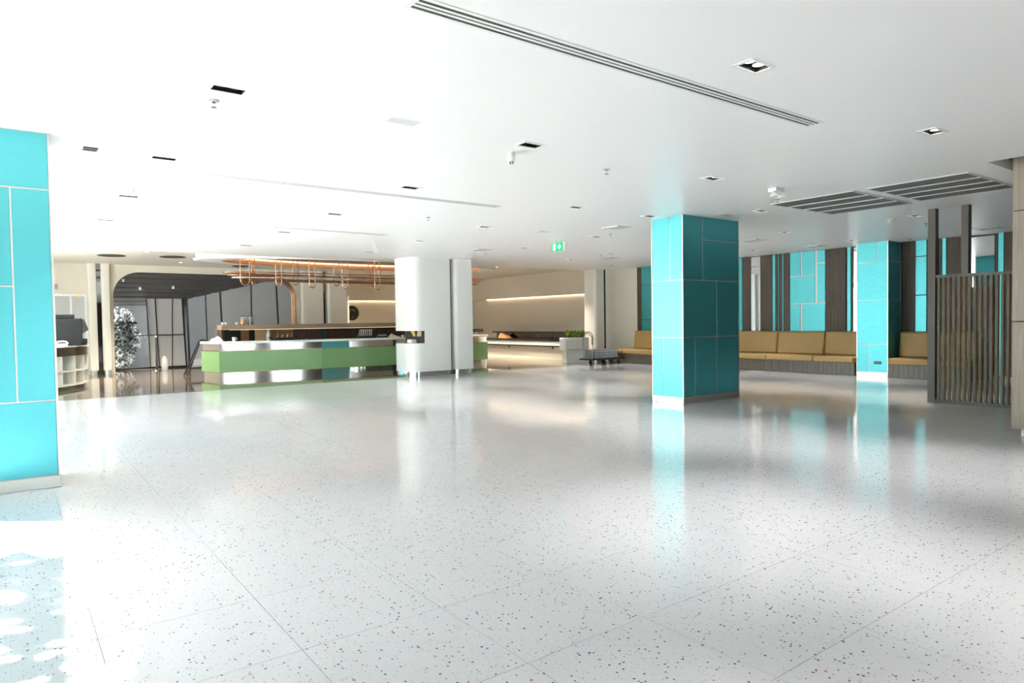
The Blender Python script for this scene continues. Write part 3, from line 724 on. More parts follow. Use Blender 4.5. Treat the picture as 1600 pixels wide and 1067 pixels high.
# small stuff right of the rack
t = thing('napkin_box', 'low black napkin box right of the wire rack', 'box', (8.86, on_bar(8.86), ZT))
yy = on_bar(8.86); MB().box(8.72, 9.0, yy-.1, yy+.1, ZT, ZT+.07).build('body', CHAR, t, bevel=.008); MB().box(8.76, 8.96, yy-.06, yy+.06, ZT+.07, ZT+.085).build('napkins', PLASW, t)
yy = on_bar(9.25)
tag(MB().add([(9.06, yy-.12, ZT), (9.4, yy-.12, ZT), (9.4, yy+.12, ZT), (9.06, yy+.12, ZT), (9.12, yy-.02, ZT+.12), (9.3, yy+.02, ZT+.05)], [(3, 2, 1, 0), (0, 1, 5, 4), (1, 2, 5), (2, 3, 4, 5), (3, 0, 4)]).build('folded_menu', plain('menu_paper', (.78, .70, .52), .6)), 'folded cream menu card on the worktop beside the white column', 'menu')
cup('small white cup left of the white column on the worktop', 9.5, on_bar(9.5), ZT, .04, .06)
cup('second small white cup nearest the white column', 9.66, on_bar(9.66), ZT, .04, .06)
# lining of the column slot with a printed picture
nl = MB().box(8.712, 8.728, 15.47, 16.5, .855, 1.175).build('slot_lining', BLACK, wc)
yzs = lambda mb, pts, x: mb.add([(x, y, z) for y, z in pts] + [(x+.003, y, z) for y, z in pts], [tuple(range(len(pts))), tuple(range(len(pts), 2*len(pts)))[::-1]])
yzs(MB(), [(15.62, 1.03), (15.86, 1.03), (15.80, 1.172), (15.60, 1.172)], 8.708).build('picture', plain('picture_sand', (.62, .50, .26), .5), nl)
yzs(MB(), [(15.92, 1.03), (16.05, 1.03), (16.20, 1.172), (15.98, 1.172)], 8.708).build('picture', YELLOW, nl)
MB().box(8.55, 8.70, 15.85, 16.1, .852, .95).build('white_box', PLASW, wc, bevel=.006)
# right end of the back bar: dark shelf
t = thing('glass_shelf', 'dark hanging shelf with stemware right of the white column', 'shelf', (13.4, 20.3, 0))
MB().box(12.2, 13.75, 20.1, 20.5, 1.03, 1.14).build('shelf', GLOSSB, t)
MB().box(12.2, 13.7, 20.2, 20.5, 0, .72).build('cabinet', WOODK, t)
MB().box(12.15, 13.75, 20.05, 20.55, .72, .86).build('worktop', GLOSSB, t)
for k in range(2): MB().box(12.3+k*1.35, 12.34+k*1.35, 20.3, 20.34, .86, 1.03).build('support', DARKST, t)
for k in range(5):
    xx = 12.95+k*.16
    tag(MB().lathe([(.035, 0), (.04, -.05), (.008, -.09), (.006, -.12)], xx, 20.18, 1.028, 12).build('stem_glass', JARG, smooth=60), 'upside-down stemmed glass hanging under the dark shelf, %s from the left' % ordw(k), 'glass', 'stem glasses under the dark shelf')

# =================================================================== OVAL COFFER AND COPPER RACK
ox, oy = 8.62, 18.72
inn = ell(ox, oy, 4.05, 1.5); out = ell(ox-.05, oy-.02, 4.62, 1.58)
cof = thing('ceiling_coffer', 'oval copper lined coffer glowing above the bar', 'coffer', (ox, oy, H))
MB().ring(out, inn, H, HB+.0).build('white_rim', CEIL, cof, smooth=30)
MB().ring(inn, ell(ox, oy, 4.03, 1.48), H+.004, HB).build('copper_liner', COPPERD, cof, smooth=30)
MB().prism(ell(ox, oy, 4.03, 1.48), HB-.012, HB-.002).build('coffer_top', plain('coffer_brown', (.09, .05, .03), .4), cof)
MB().ring(ell(ox, oy, 4.0, 1.45), ell(ox, oy, 3.97, 1.42), HB-.045, HB-.015).build('light_strip', LEDC, cof)
rk = thing('copper_rack', 'long oval copper tube rack hanging in loops above the bar', 'rack', (8.6, 18.5, 2.4))
def ring_pts(a, b, z, cx=8.62, cy=18.55): return [(x, y, z) for x, y in ell(cx, cy, a, b, 64)]
MB().tube(ring_pts(4.05, .55, 2.77), .018, 8, True).build('upper_ring', COPPER, rk, smooth=70)
MB().tube(ring_pts(3.95, .45, 2.70), .016, 8, True).build('middle_ring', COPPER, rk, smooth=70)
MB().tube(ring_pts(3.85, .60, 2.64), .024, 8, True).build('lower_ring', STEEL, rk, smooth=70)
MB().tube([(5.0, 18.35, 2.60), (12.3, 18.35, 2.60)], .018, 8).build('cross_tube', COPPER, rk, smooth=70)
MB().tube([(5.0, 18.75, 2.58), (12.3, 18.75, 2.58)], .018, 8).build('cross_tube', COPPER, rk, smooth=70)
HANG = [(4.85, 5.08, 18.05, 2.42), (5.39, 5.47, 18.95, 2.50), (5.75, 5.90, 18.05, 2.40), (6.52, 6.65, 18.95, 2.50), (6.65, 6.81, 18.05, 2.38), (7.71, 7.87, 18.95, 2.50), (7.60, 7.76, 18.05, 2.36), (8.80, 8.96, 18.95, 2.49), (8.58, 8.73, 18.05, 2.35), (9.9, 10.06, 18.95, 2.48), (10.9, 11.06, 18.5, 2.45)]
for (xa, xb, yy, zb) in HANG:
    r_ = (xb-xa)/2; cx = (xa+xb)/2
    pts = [(xa, yy, HB-.02), (xa, yy, zb+r_*1.3)] + [(cx-r_*math.cos(PI*i/10), yy, zb+r_*1.3-r_*1.3*math.sin(PI*i/10)) for i in range(1, 10)] + [(xb, yy, zb+r_*1.3), (xb, yy, HB-.02)]
    MB().tube(pts, .013, 8).build('hanger_loop', COPPER, rk, smooth=70)
# =================================================================== BACK RIGHT: BUFFET, PLANTER, TROLLEY, SIGN
bf = thing('buffet_counter', 'long low buffet counter with white front and black top along the beige wall', 'counter', (16.0, 20.0, 0))
MB().box(15.62, 16.9, 17.1, 23.6, 0, .46).build('base', CREAM, bf)
MB().box(15.46, 15.64, 17.0, 23.7, .46, .49).build('dark_rail', GLOSSB, bf)
MB().box(15.5, 16.9, 17.0, 23.7, .50, .655).build('front_band', WHITE, bf, bevel=.01)
MB().box(15.46, 16.95, 16.98, 23.72, .66, .73).build('black_top', GLOSSB, bf)
MB().box(16.55, 16.62, 17.1, 23.2, .73, .93).build('glass_back', glass('smoke_glass', (.12, .09, .08), .2), bf)
MB().box(16.3, 16.75, 17.1, 23.2, .93, .985).build('upper_shelf', GLOSSB, bf)
for yk in (18.4, 21.0): MB().lathe([(.03, 0), (.03, .06)], 15.56, yk, .39, 10).build('rail_bracket', GLOSSB, bf)
for yk in (17.15, 19.2, 21.2, 23.1): MB().box(16.58, 16.62, yk, yk+.05, .73, .93).build('support', GLOSSB, bf)
tag(MB().add([(16.1, 21.9, .732), (16.4, 21.9, .732), (16.4, 22.5, .732), (16.1, 22.5, .732), (16.2, 22.45, .92), (16.3, 22.45, .92)], [(3, 2, 1, 0), (0, 1, 5, 4), (1, 2, 5), (2, 3, 4, 5), (3, 0, 4)]).build('card_stand', plain('orange_card', (.75, .42, .16), .5)), 'orange tent card on the black buffet top', 'sign')
bottle('small clear bottle standing on the buffet top', 16.2, 20.0, .731, .16, .03, JARG)
tag(MB().lathe([(.0, .03), (.285, .03), (.30, .02), (.30, 0), (.0, 0)], 0, 0, 0, 40, cap=False).build('round_sign', BLACK, smooth=40), 'round black sign on the beige back wall', 'sign')
o = bpy.data.objects['round_sign']; o.rotation_euler = (PI/2, 0, 0); o.location = (11.24, 25.83, 1.815)
for (a, b) in ((-.09, .05), (-.17, -.03), (.02, -.17), (-.17, .12), (.08, .08)):
    q = MB().box(a-.012, a+.012, b-.012, b+.012, .03, .034).build('print_mark', IVORY, loc=(0, 0, 0)); q.parent = o
MB().box(-.16, .12, .13, .145, .03, .034).build('print_line', GREY, loc=(0, 0, 0)).parent = o

pt = thing('planter', 'white planter box with ribbed foot beside the luggage trolley', 'planter', (14.95, 16.6, 0))
MB().prism(rrect(14.36, 15.5, 16.4, 16.7, .1), .44, .83).build('trough', PLASW, pt, bevel=.02, smooth=40)
MB().box(14.5, 15.48, 16.48, 16.66, .16, .44).build('foot_core', IVORY, pt)
for k in range(20):
    xx = 14.51+k*.0495; MB().lathe([(.019, 0), (.019, .28)], xx, 16.475, .16, 8).build('rib', WHITE, pt, smooth=50)
MB().box(14.5, 15.49, 16.45, 16.67, 0, .16).build('base', WHITE, pt, bevel=.006)
MB().prism(rrect(14.46, 15.42, 16.44, 16.66, .04), .826, .834).build('soil', plain('soil', (.04, .03, .02), .9), pt)
def leaf_cluster(name, mat, centers, n, size, rnd, up_bias=.5):
    mb = MB()
    for k in range(n):
        c = rnd.choice(centers)
        p = Vector((rnd.gauss(0, 1), rnd.gauss(0, 1), rnd.gauss(0, 1))); p.normalize(); p *= rnd.random()**.4
        o = Vector((c[0]+p.x*c[3], c[1]+p.y*c[4], c[2]+p.z*c[5]))
        d = Vector((rnd.uniform(-1, 1), rnd.uniform(-1, 1), rnd.uniform(-.4, 1)*up_bias*2)).normalized(); w = d.orthogonal().normalized()
        w = (Matrix.Rotation(rnd.uniform(0, 6.28), 3, d) @ w)
        s = size*rnd.uniform(.6, 1.4)
        mb.add([o-d*s*.5, o+w*s*.28, o+d*s*.5+w.cross(d)*s*.1, o-w*s*.28], [(0, 1, 2, 3)])
    return mb
for k in range(5):
    xx = 14.62+k*.17; rnd = random.Random(20+k)
    t = thing('potted_plant', ['lime green leafy plant at the left end of the planter', 'lime green leafy plant second from the left in the planter', 'lime green leafy plant in the middle of the planter', 'lime green leafy plant second from the right in the planter', 'lime green leafy plant at the right end of the planter'][k], 'plant', (xx, 16.55, .834), 'plants in the white planter')
    MB().tube([(xx, 16.55, .834), (xx+.01, 16.55, .93)], .008, 6).build('stem', BARK, t, smooth=60)
    tag(leaf_cluster('leaves', LEAFY, [(xx, 16.55, .97, .05, .07, .09)], 45, .12, rnd).build('leaves', LEAFY, t), kind='stuff')
# luggage trolley
tr = thing('luggage_trolley', 'luggage trolley with hoop handles and black deck before the cream column', 'trolley', (15.0, 15.35, 0))
MB().prism(rrect(14.28, 15.74, 15.08, 15.62, .1), .165, .2).build('deck', CHAR, tr, bevel=.006)
MB().ring(rrect(14.25, 15.77, 15.05, 15.65, .12), rrect(14.285, 15.735, 15.085, 15.615, .1), .16, .205).build('bumper', RUBBER, tr)
pts = [(14.42, 15.14, .2), (14.42, 15.14, .86)] + [(14.42, 15.35-.21*math.cos(PI*i/10), .86+.17*math.sin(PI*i/10)) for i in range(1, 10)] + [(14.42, 15.56, .86), (14.42, 15.56, .2)]
MB().tube(pts, .016, 8).build('hoop', DARKST, tr, smooth=70)
pts2 = [(14.78, y, z) for (x, y, z) in pts]
MB().tube([(14.42, 15.56, .86), (14.6, 15.58, .99), (14.78, 15.56, .86), (14.78, 15.56, .62)], .014, 8).build('hoop', DARKST, tr, smooth=70)
MB().tube([(14.42, 15.14, .62), (14.78, 15.56, .62)], .012, 8).build('cross_bar', DARKST, tr, smooth=70)
for (xx, yy) in ((14.42, 15.18), (14.7, 15.55), (14.98, 15.18), (15.25, 15.55), (15.58, 15.18), (15.6, 15.52)):
    w = MB().lathe([(.02, -.018), (.062, -.018), (.066, 0), (.062, .018), (.02, .018)], 0, 0, 0, 16).build('wheel', RUBBER, tr, loc=(0, 0, 0), smooth=50)
    w.rotation_euler = (PI/2, 0, 0); w.location = (xx-15.0, yy-15.35, .066)
    hub = MB().lathe([(.022, -.026), (.022, .026)], 0, 0, 0, 12).build('hub', STEEL, w, loc=(0, 0, 0), smooth=50)
    MB().box(xx-.02, xx+.02, yy-.03, yy-.025, .06, .165).box(xx-.02, xx+.02, yy+.025, yy+.03, .06, .165).box(xx-.03, xx+.03, yy-.03, yy+.03, .155, .166).build('fork', STEEL, tr)
cr = thing('crate', 'grey slatted plastic crate standing on the luggage trolley deck', 'crate', (15.0, 15.35, .2))
bx = MB(); bx.box(14.5, 15.5, 15.14, 15.56, .201, .215)
bx.build('bottom', PLASG, cr)
for zz in (.215, .29, .37, .45): MB().ring([(14.49, 15.13), (15.51, 15.13), (15.51, 15.57), (14.49, 15.57)], [(14.505, 15.145), (15.495, 15.145), (15.495, 15.555), (14.505, 15.555)], zz, zz+.022).build('band', PLASG, cr)
for k in range(11):
    xx = 14.49+k*.098
    for yv in (15.132, 15.555): MB().box(xx, xx+.022, yv, yv+.013, .215, .47).build('upright', PLASG, cr)
MB().box(14.506, 15.494, 15.15, 15.155, .215, .46).build('lining', LGREY, cr); MB().box(14.506, 15.494, 15.545, 15.55, .215, .46).build('lining', LGREY, cr)
for xv in (14.5, 15.49): MB().box(xv, xv+.01, 15.15, 15.55, .215, .46).build('lining', PLASG, cr)

# =================================================================== LEFT DESK
dk = thing('reception_desk', 'curved white reception desk with cubby holes behind the aqua pillar', 'desk', (-.75, 19.4, 0))
dcx, dcy, dr = -.78, 19.45, 2.36
def arc(r, a0, a1, n=28): return [(dcx+r*math.cos(math.radians(a0+(a1-a0)*i/n)), dcy+r*math.sin(math.radians(a0+(a1-a0)*i/n))) for i in range(n+1)]
def arcb(r0, r1, z0, z1, a0=-75, a1=4): return MB().prism(arc(r1, a0, a1)+arc(r0, a0, a1)[::-1], z0, z1)
arcb(dr-.6, dr-.04, 0, .085).build('plinth', DARKST, dk, smooth=30)
arcb(dr-.6, dr, .085, .12).build('bottom_shelf', IVORY, dk, smooth=30)
arcb(dr-.6, dr, .405, .435).build('middle_shelf', IVORY, dk, smooth=30)
arcb(dr-.42, dr-.38, .12, .76).build('back_panel', IVORY, dk, smooth=30)
for a in range(-75, 6, 11):
    MB().prism(arc(dr, a-.35, a+.35, 1)+arc(dr-.4, a-.35, a+.35, 1)[::-1], .12, .76).build('divider', IVORY, dk)
arcb(dr-.6, dr+.01, .76, .955).build('timber_band', WOODK, dk, smooth=30)
arcb(dr-.65, dr+.03, .955, .985).build('worktop', WHITE, dk, smooth=30)
pr = thing('receipt_terminal', 'black till terminal with screen on the curved white desk', 'terminal', (1.1, 18.4, .986))
MB().box(.86, 1.40, 18.2, 18.7, .986, 1.60).build('body', BLACK, pr, bevel=.015)
MB().box(.80, 1.26, 18.25, 18.65, 1.60, 1.69).build('top_cover', BLACK, pr, bevel=.012)
MB().add([(1.40, 18.22, 1.25), (1.52, 18.22, 1.34), (1.44, 18.22, 1.58), (1.40, 18.22, 1.58), (1.40, 18.6, 1.25), (1.52, 18.6, 1.34), (1.44, 18.6, 1.58), (1.40, 18.6, 1.58)], [(0, 1, 2, 3), (7, 6, 5, 4), (0, 4, 5, 1), (1, 5, 6, 2), (2, 6, 7, 3), (3, 7, 4, 0)]).build('screen', GLOSSB, pr)
MB().box(1.40, 1.50, 18.3, 18.5, .986, 1.14).build('card_reader', BLACK, pr, bevel=.01)
ph = thing('telephone', 'white desk telephone in front of the black till terminal', 'telephone', (.98, 17.98, .986))
MB().add([(.88, 17.9, .986), (1.10, 17.9, .986), (1.10, 18.12, .986), (.88, 18.12, .986), (.88, 17.92, 1.0), (1.10, 17.92, 1.0), (1.10, 18.12, 1.05), (.88, 18.12, 1.05)], [(3, 2, 1, 0), (4, 5, 6, 7), (0, 1, 5, 4), (1, 2, 6, 5), (2, 3, 7, 6), (3, 0, 4, 7)]).build('base', PLASW, ph, bevel=.008)
MB().tube([(.87, 18.02, 1.05), (.92, 18.02, 1.085), (1.0, 18.02, 1.095), (1.07, 18.02, 1.085), (1.11, 18.02, 1.04)], .02, 8).build('handset', PLASW, ph, smooth=60)

# =================================================================== VESTIBULE THINGS
def stanchion(label, x, y, h):
    t = thing('door_post', label, 'post', (x, y, 0))
    MB().lathe([(.14, 0), (.14, .015), (.03, .03), (.025, .04)], x, y, 0, 20).build('base', STEEL, t, smooth=40)
    MB().box(x-.03, x+.03, y-.03, y+.03, .03, h).build('post', DARKST, t, bevel=.004)
    MB().lathe([(.05, 0), (.05, .05), (.03, .07)], x, y, h, 16).build('cap', STEEL, t, smooth=40)
stanchion('dark metal post standing before the glass door in the arch', 3.78, 23.75, 1.05)
tag(MB().lathe([(.09, 0), (.1, .1), (.085, .35), (.05, .42), (.05, .44)], 4.02, 23.85, 0, 18).build('floor_vase', LGREY, smooth=50), 'small grey vase beside the metal post in the arch', 'vase')
ab = thing('a_frame_board', 'black A-frame board standing at the left end of the bar', 'sign', (4.2, 20.5, 0))
for (ya, yb) in ((20.3, 20.42), (20.66, 20.54)):
    MB().tube([(3.96, ya, 0), (4.36, yb, .98)], .022, 6).build('leg', BLACK, ab)
    MB().tube([(4.86, ya, 0), (4.5, yb, .98)], .022, 6).build('leg', BLACK, ab)
    MB().tube([(4.03, ya+(yb-ya)*.22, .22), (4.79, ya+(yb-ya)*.22, .22)], .022, 6).build('cross_bar', BLACK, ab)
MB().tube([(4.36, 20.48, .985), (4.5, 20.48, .985)], .03, 6).build('hinge', BLACK, ab)
bo = MB().add([(4.10, 20.325, .25), (4.72, 20.325, .25), (4.46, 20.41, .93), (4.38, 20.41, .93), (4.10, 20.335, .25), (4.72, 20.335, .25), (4.46, 20.42, .93), (4.38, 20.42, .93)], [(0, 1, 2, 3), (7, 6, 5, 4), (0, 4, 5, 1), (1, 5, 6, 2), (2, 6, 7, 3), (3, 7, 4, 0)]).build('board', PANELB, ab)
for k in range(4):
    MB().tube([(4.17+k*.05, 20.332, .30), (4.20+k*.05, 20.342, .38), (4.16+k*.05, 20.352, .45+.01*k)], .006, 6).build('chalk_stroke', PLASW, bo)
# bright variegated shrub outside the glass
rnd = random.Random(5)
sh = thing('shrub', 'pale silvery shrub outside the glass door of the arch', 'shrub', (3.1, 25.8, -.06))
for k in range(6):
    a = k*1.05; MB().tube([(3.1, 25.8, -.06), (3.1+.15*math.cos(a), 25.8+.08*math.sin(a), .8), (3.1+.35*math.cos(a), 25.8+.15*math.sin(a), 1.6)], .014, 6).build('branch', BARK, sh, smooth=60)
tag(leaf_cluster('foliage', LEAFW, [(3.05, 25.8, 1.5, .45, .22, .55), (3.2, 25.8, .9, .5, .22, .5), (3.05, 25.75, .4, .4, .2, .4)], 1500, .11, rnd).build('foliage', LEAFW, sh), kind='stuff')
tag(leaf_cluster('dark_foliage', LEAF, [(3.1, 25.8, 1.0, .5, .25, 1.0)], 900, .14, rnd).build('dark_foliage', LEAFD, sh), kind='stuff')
struct('wall_garden', MB().box(1.5, 4.2, 27.2, 27.4, -.1, 3.0), CHAR)

# street trees: the first dapples the floor, the rest are added to screen sky
def tree(label, x, y, h, centers, n, seed):
    rnd = random.Random(seed); t = thing('tree', label, 'tree', (x, y, -.06), 'street trees')
    MB().tube([(x, y, -.06), (x+.05, y-.03, h*.3), (x-.03, y+.04, h*.6), (x, y, h)], .11, 8).build('trunk', BARK, t, smooth=60)
    for c in centers: MB().tube([(x, y, h*.75), ((x+c[0])/2, (y+c[1])/2, (h*.8+c[2])/2+.3), (c[0], c[1], c[2])], .035, 6).build('branch', BARK, t, smooth=60)
    tag(leaf_cluster('crown', LEAF, centers, n, .24, rnd).build('crown', LEAF, t), kind='stuff')
for k in range(4):  # bushes out of view, added to cut sky light on the floor
    hy = 0.9+k*1.75; rnd = random.Random(70+k)
    t = thing('added_hedge_bush', 'added green hedge bush screening sky from the left windows, %s from the front' % ordw(k), 'bush', (-3.3, hy, -.06), 'added hedge screening the windows')
    for q in range(5): MB().tube([(-3.3, hy, -.06), (-3.3+.2*math.cos(q*1.3), hy+.2*math.sin(q*1.3), .7), (-3.3+.35*math.cos(q*1.3), hy+.4*math.sin(q*1.3), 1.5)], .018, 6).build('branch', BARK, t, smooth=60)
    tag(leaf_cluster('foliage', LEAF, [(-3.3, hy, .95, .45, .72, .95)], 900, .2, rnd).build('foliage', LEAF, t), kind='stuff')
TC = []
rnd = random.Random(11)
for (px, py) in ((-.6, 4.9), (-.1, 4.4), (-.9, 3.9), (-.2, 3.3), (-.9, 2.6), (.1, 2.2), (-.4, 1.4), (-.8, 5.3), (-1.2, 0.6), (.2, 3.9), (.42, 4.75), (.3, 2.9), (.45, 2.4), (-.3, 5.15), (.1, 4.85), (.5, 3.4)):
    zz = 4.4+rnd.random()*1.2; s = zz/1.706
    TC.append((px-s, py+.82*s, zz, .36, .30, .30))
tree('leafy street tree outside the left windows dappling the sunlit floor', -4.6, 6.4, 4.4, TC, 1250, 3)
TC2 = [(-6.2+random.uniform(-.9, .9), 3.2+random.uniform(-2.2, 2.2), random.uniform(2.2, 6.0), .8, .9, .6) for k in range(24)]
tree('broad added street tree farther out, screening sky from the left windows', -6.2, 3.2, 4.2, TC2, 4200, 8)  # unseen crown shaped to hold sky light off the near floor
for k in range(4):  # unseen row, added to block high sky from the floor by the windows
    ty = 8.6+k*4.0; rr = random.Random(40+k)
    cs = [(-6.6+rr.uniform(-1.1, 1.1), ty+rr.uniform(-1.0, 1.0), rr.uniform(3.4, 6.6), .95, .8, .7) for q in range(10)]
    tree('added street tree in the row screening sky from the windows, %s from the front' % ordw(k), -6.6, ty, 5.0, cs, 1500, 30+k)

# =================================================================== CEILING FITTINGS
def downlight(label, x, y, lit=True, z=H):
    t = thing('downlight', label, 'downlight', (x, y, z), 'twin recessed downlights in the white ceiling')
    return t
protoL = thing('downlight', 'x', 'downlight', (0, 0, 0), 'twin recessed downlights in the white ceiling')
def rect(x0, x1, y0, y1): return [(x0, y0), (x1, y0), (x1, y1), (x0, y1)]
MB().ring(rect(-.135, .135, -.082, .082), rect(-.108, .108, -.058, .058), -.006, .0).build('frame', PLASW, protoL)
MB().ring(rect(-.112, .112, -.062, .062), rect(-.108, .108, -.058, .058), -.002, .09).build('housing', BLACK, protoL)
MB().box(-.108, .108, -.058, .058, .088, .092).build('housing_top', BLACK, protoL)
for sx in (-.053, .053):
    rf = MB().lathe([(.026, .06), (.040, .018), (.042, .018), (.028, .062)], sx, 0, 0, 18, cap=False).build('reflector', LAMPO, protoL, smooth=50)
    MB().lathe([(.0, .026), (.036, .026), (.036, .022), (.0, .022)], sx, 0, 0, 16, cap=False).build('bulb', LAMP, rf, smooth=50)
protoO = copy_tree(protoL, (0, 0, 0))
BULBO = plain('unlit_bulb', (0.10, 0.085, 0.08), 0.2)
for rf_ in [c for c in protoO.children if c.name.startswith('reflector')]:
    for bl in rf_.children:
        bl.data = bl.data.copy(); bl.data.materials[0] = BULBO
    rf_.data = rf_.data.copy(); rf_.data.materials[0] = BULBO
rows = {2.69: [4.07, 6.87], 5.12: [1.325, 4.085, 6.88, 12.4], 7.56: [1.325, 4.10, 6.88, 8.51, 12.45, 15.1], 10.0: [1.322, 4.11, 6.9, 9.66, 12.47, 15.03],
        12.42: [1.32, 4.13, 6.93, 9.68, 12.5, 15.05], 14.9: [1.325, 4.13, 6.98, 9.72, 12.5, 15.05]}
cuts = []
lamp_data = bpy.data.lights.new('lamp', 'SPOT'); lamp_data.energy = 80; lamp_data.color = (1.0, .99, .985)
lamp_data.spot_size = math.radians(66); lamp_data.spot_blend = 1.0; lamp_data.shadow_soft_size = .03
def lamp_in(o):
    lo = bpy.data.objects.new('lamp', lamp_data); C.objects.link(lo); lo.parent = o; lo.location = (0, 0, .012)
first = True
for r_, (yv, xs) in enumerate(rows.items()):
    for c_, xv in enumerate(xs):
        lit = xv > 6 or yv < 3
        lab = '%s twin recessed downlight, %s from the left in the %s ceiling row from the front' % ('lit' if lit else 'unlit', ordw(c_), ordw(r_))
        pr_ = protoL if lit else protoO
        if not pr_.get('_used'): o = pr_; o.location = (xv, yv, H); o['_used'] = 1
        else: o = copy_tree(pr_, (xv, yv, H))
        o['label'] = lab; cuts.append((xv, yv))
        if lit and (xv, yv) not in ((8.51, 7.56), (9.72, 14.9)): lamp_in(o)
for yv, nm in ((.26, 'first'), (-2.17, 'second')):  # rows out of view, added to brighten the front floor
    for c_, xv in enumerate((1.32, 4.07)):
        o = copy_tree(protoL, (xv, yv, H)); o['label'] = 'added twin recessed downlight, %s from the left in the %s row behind the viewpoint' % (ordw(c_), nm)
        cuts.append((xv, yv)); lamp_in(o)
for (xv, yv, lab) in ((9.6, 6.23, 'twin recessed downlight just in front of the middle aqua pillar'), (16.2, 6.8, 'twin recessed downlight above the short mustard bench')):
    o = copy_tree(protoL, (xv, yv, H)); o['label'] = lab; cuts.append((xv, yv))
# openings for the downlights: the main ceiling slab is cut at each fitting
def cut_slab(x0, x1, y0, y1, holes, hx=.110, hy=.060):
    """boxes that tile the rectangle around axis-aligned holes, row by row"""
    mb = MB(); ys = sorted(set([y0, y1] + [v for (hx_, hy_) in holes for v in (hy_-hy, hy_+hy)]))
    for a, b in zip(ys[:-1], ys[1:]):
        if b-a < 1e-5: continue
        mid = (a+b)/2; xs = sorted([hx_ for (hx_, hy_) in holes if hy_-hy < mid < hy_+hy])
        cur = x0
        for xh in xs: mb.box(cur, xh-hx, a, b, H, H+.12); cur = xh+hx
        mb.box(cur, x1, a, b, H, H+.12)
    return mb
cm = cut_slab(-1.4, 17.2, 2.88, 17.05, [c for c in cuts if c[1] > 2.9])
cm.box(RC[0], RC[1], -8, RC[2], H, H+.12)
for (xa, xb) in ((-1.4, RC[0]), (RC[1], 17.2)):
    front = cut_slab(xa, xb, -8, 2.88, [c for c in cuts if c[1] < 2.9 and xa < c[0] < xb])
    cm.add(front.v, front.f)
old = ceiling.data; ceiling.data = cm.mesh('ceiling', CEIL); bpy.data.meshes.remove(old)

o = thing('downlight', 'small dark single downlight nearest the left aqua pillar', 'downlight', (.69, 7.53, H))
MB().ring(rect(.63, .75, 7.47, 7.59), rect(.642, .738, 7.482, 7.578), H-.012, H).build('frame', CHAR, o)
MB().box(.642, .738, 7.482, 7.578, H-.006, H-.001).build('louvre', BLACK, o)

def sprinkler_proto():
    t = thing('sprinkler', 'x', 'sprinkler', (0, 0, 0), 'ceiling sprinklers')
    MB().lathe([(.042, 0), (.04, -.006), (.02, -.01)], 0, 0, 0, 18).build('escutcheon', GREY, t, smooth=40)
    MB().lathe([(.012, -.008), (.012, -.02)], 0, 0, 0, 10).build('body', DARKST, t, smooth=40)
    MB().tube([(-.012, 0, -.02), (-.015, 0, -.035), (-.004, 0, -.05)], .0025, 5).tube([(.012, 0, -.02), (.015, 0, -.035), (.004, 0, -.05)], .0025, 5).build('frame_arms', STEEL, t)
    MB().lathe([(.02, -.05), (.02, -.053), (.004, -.055)], 0, 0, 0, 14).build('deflector', DARKST, t, smooth=40)
    return t
sp0 = sprinkler_proto()
for k, (x, y, lab) in enumerate(((1.30, 5.43, 'ceiling sprinkler just below the front left downlight'), (5.45, 5.47, 'ceiling sprinkler right of the hanging white spotlight'), (5.48, 9.52, 'ceiling sprinkler right of the second linear slot'), (9.59, 9.54, 'ceiling sprinkler right of the exit sign by the square vent'),
                  (9.61, 13.88, 'ceiling sprinkler above the broad white column'), (12.4, 12.7, 'ceiling sprinkler near the far vent right of the exit sign'), (8.86, 5.48, 'ceiling sprinkler left of the smaller return grille'), (13.62, 5.44, 'ceiling sprinkler beside the slatted screen post'),
                  (1.31, 9.49, 'ceiling sprinkler above the small left grille'), (1.32, 13.93, 'ceiling sprinkler farthest back on the left side'))):
    o = sp0 if k == 0 else copy_tree(sp0, (x, y, H)); o.location = (x, y, H); o['label'] = lab
def detector(label, x, y, z=H, s=1.0):
    t = thing('smoke_detector', label, 'smoke detector', (x, y, z))
    MB().lathe([(.075*s, 0), (.075*s, -.015), (.06*s, -.02)], x, y, z, 24).build('base', PLASW, t, smooth=40)
    MB().lathe([(.055*s, -.02), (.06*s, -.045), (.04*s, -.065), (.01, -.07)], x, y, z, 24).build('head', PLASW, t, smooth=40)
detector('white smoke detector behind the green exit sign', 12.4, 13.93, s=1.2)
detector('white smoke detector near the slatted screen below the return grille', 12.43, 5.53)
detector('white smoke detector in the raised ceiling near the oval coffer', 4.3, 20.4, HB, 1.1)

def vent(label, x, y, sx, sy, z=H):
    t = thing('ceiling_vent', label, 'vent', (x, y, z))
    mb = MB()
    for k in range(4):
        a = 1-k*.24; b = a-.13
        o = MB().ring(rect(x-sx*a, x+sx*a, y-sy*a, y+sy*a), rect(x-sx*b, x+sx*b, y-sy*b, y+sy*b), z-.012-.004*(k % 2), z-.002).build('louvre_ring', PLASW if k == 0 else LGREY, t)
    MB().box(x-sx*.86, x+sx*.86, y-sy*.86, y+sy*.86, z-.006, z-.001).build('backing', GRILLD, t)
vent('square ceiling vent between the exit sign and the middle pillar', 9.0, 8.77, .2, .2)
vent('square ceiling vent above the broad white column', 9.0, 13.18, .22, .22)
vent('square ceiling vent far back near the slim cream column', 13.3, 13.25, .22, .22)
vent('square ceiling vent behind the middle aqua pillar', 13.14, 8.7, .25, .22)
vent('square ceiling vent above the long bench near its pillar', 15.5, 8.6, .22, .22)
vent('square ceiling vent seen over the slatted screen', 15.5, 5.05, .24, .22)
t = thing('ceiling_grille', 'small white egg-crate grille in the left part of the ceiling', 'grille', (1.63, 10.77, H))
MB().ring(rect(1.48, 1.79, 10.61, 10.94), rect(1.5, 1.77, 10.63, 10.92), H-.008, H).build('frame', PLASW, t)
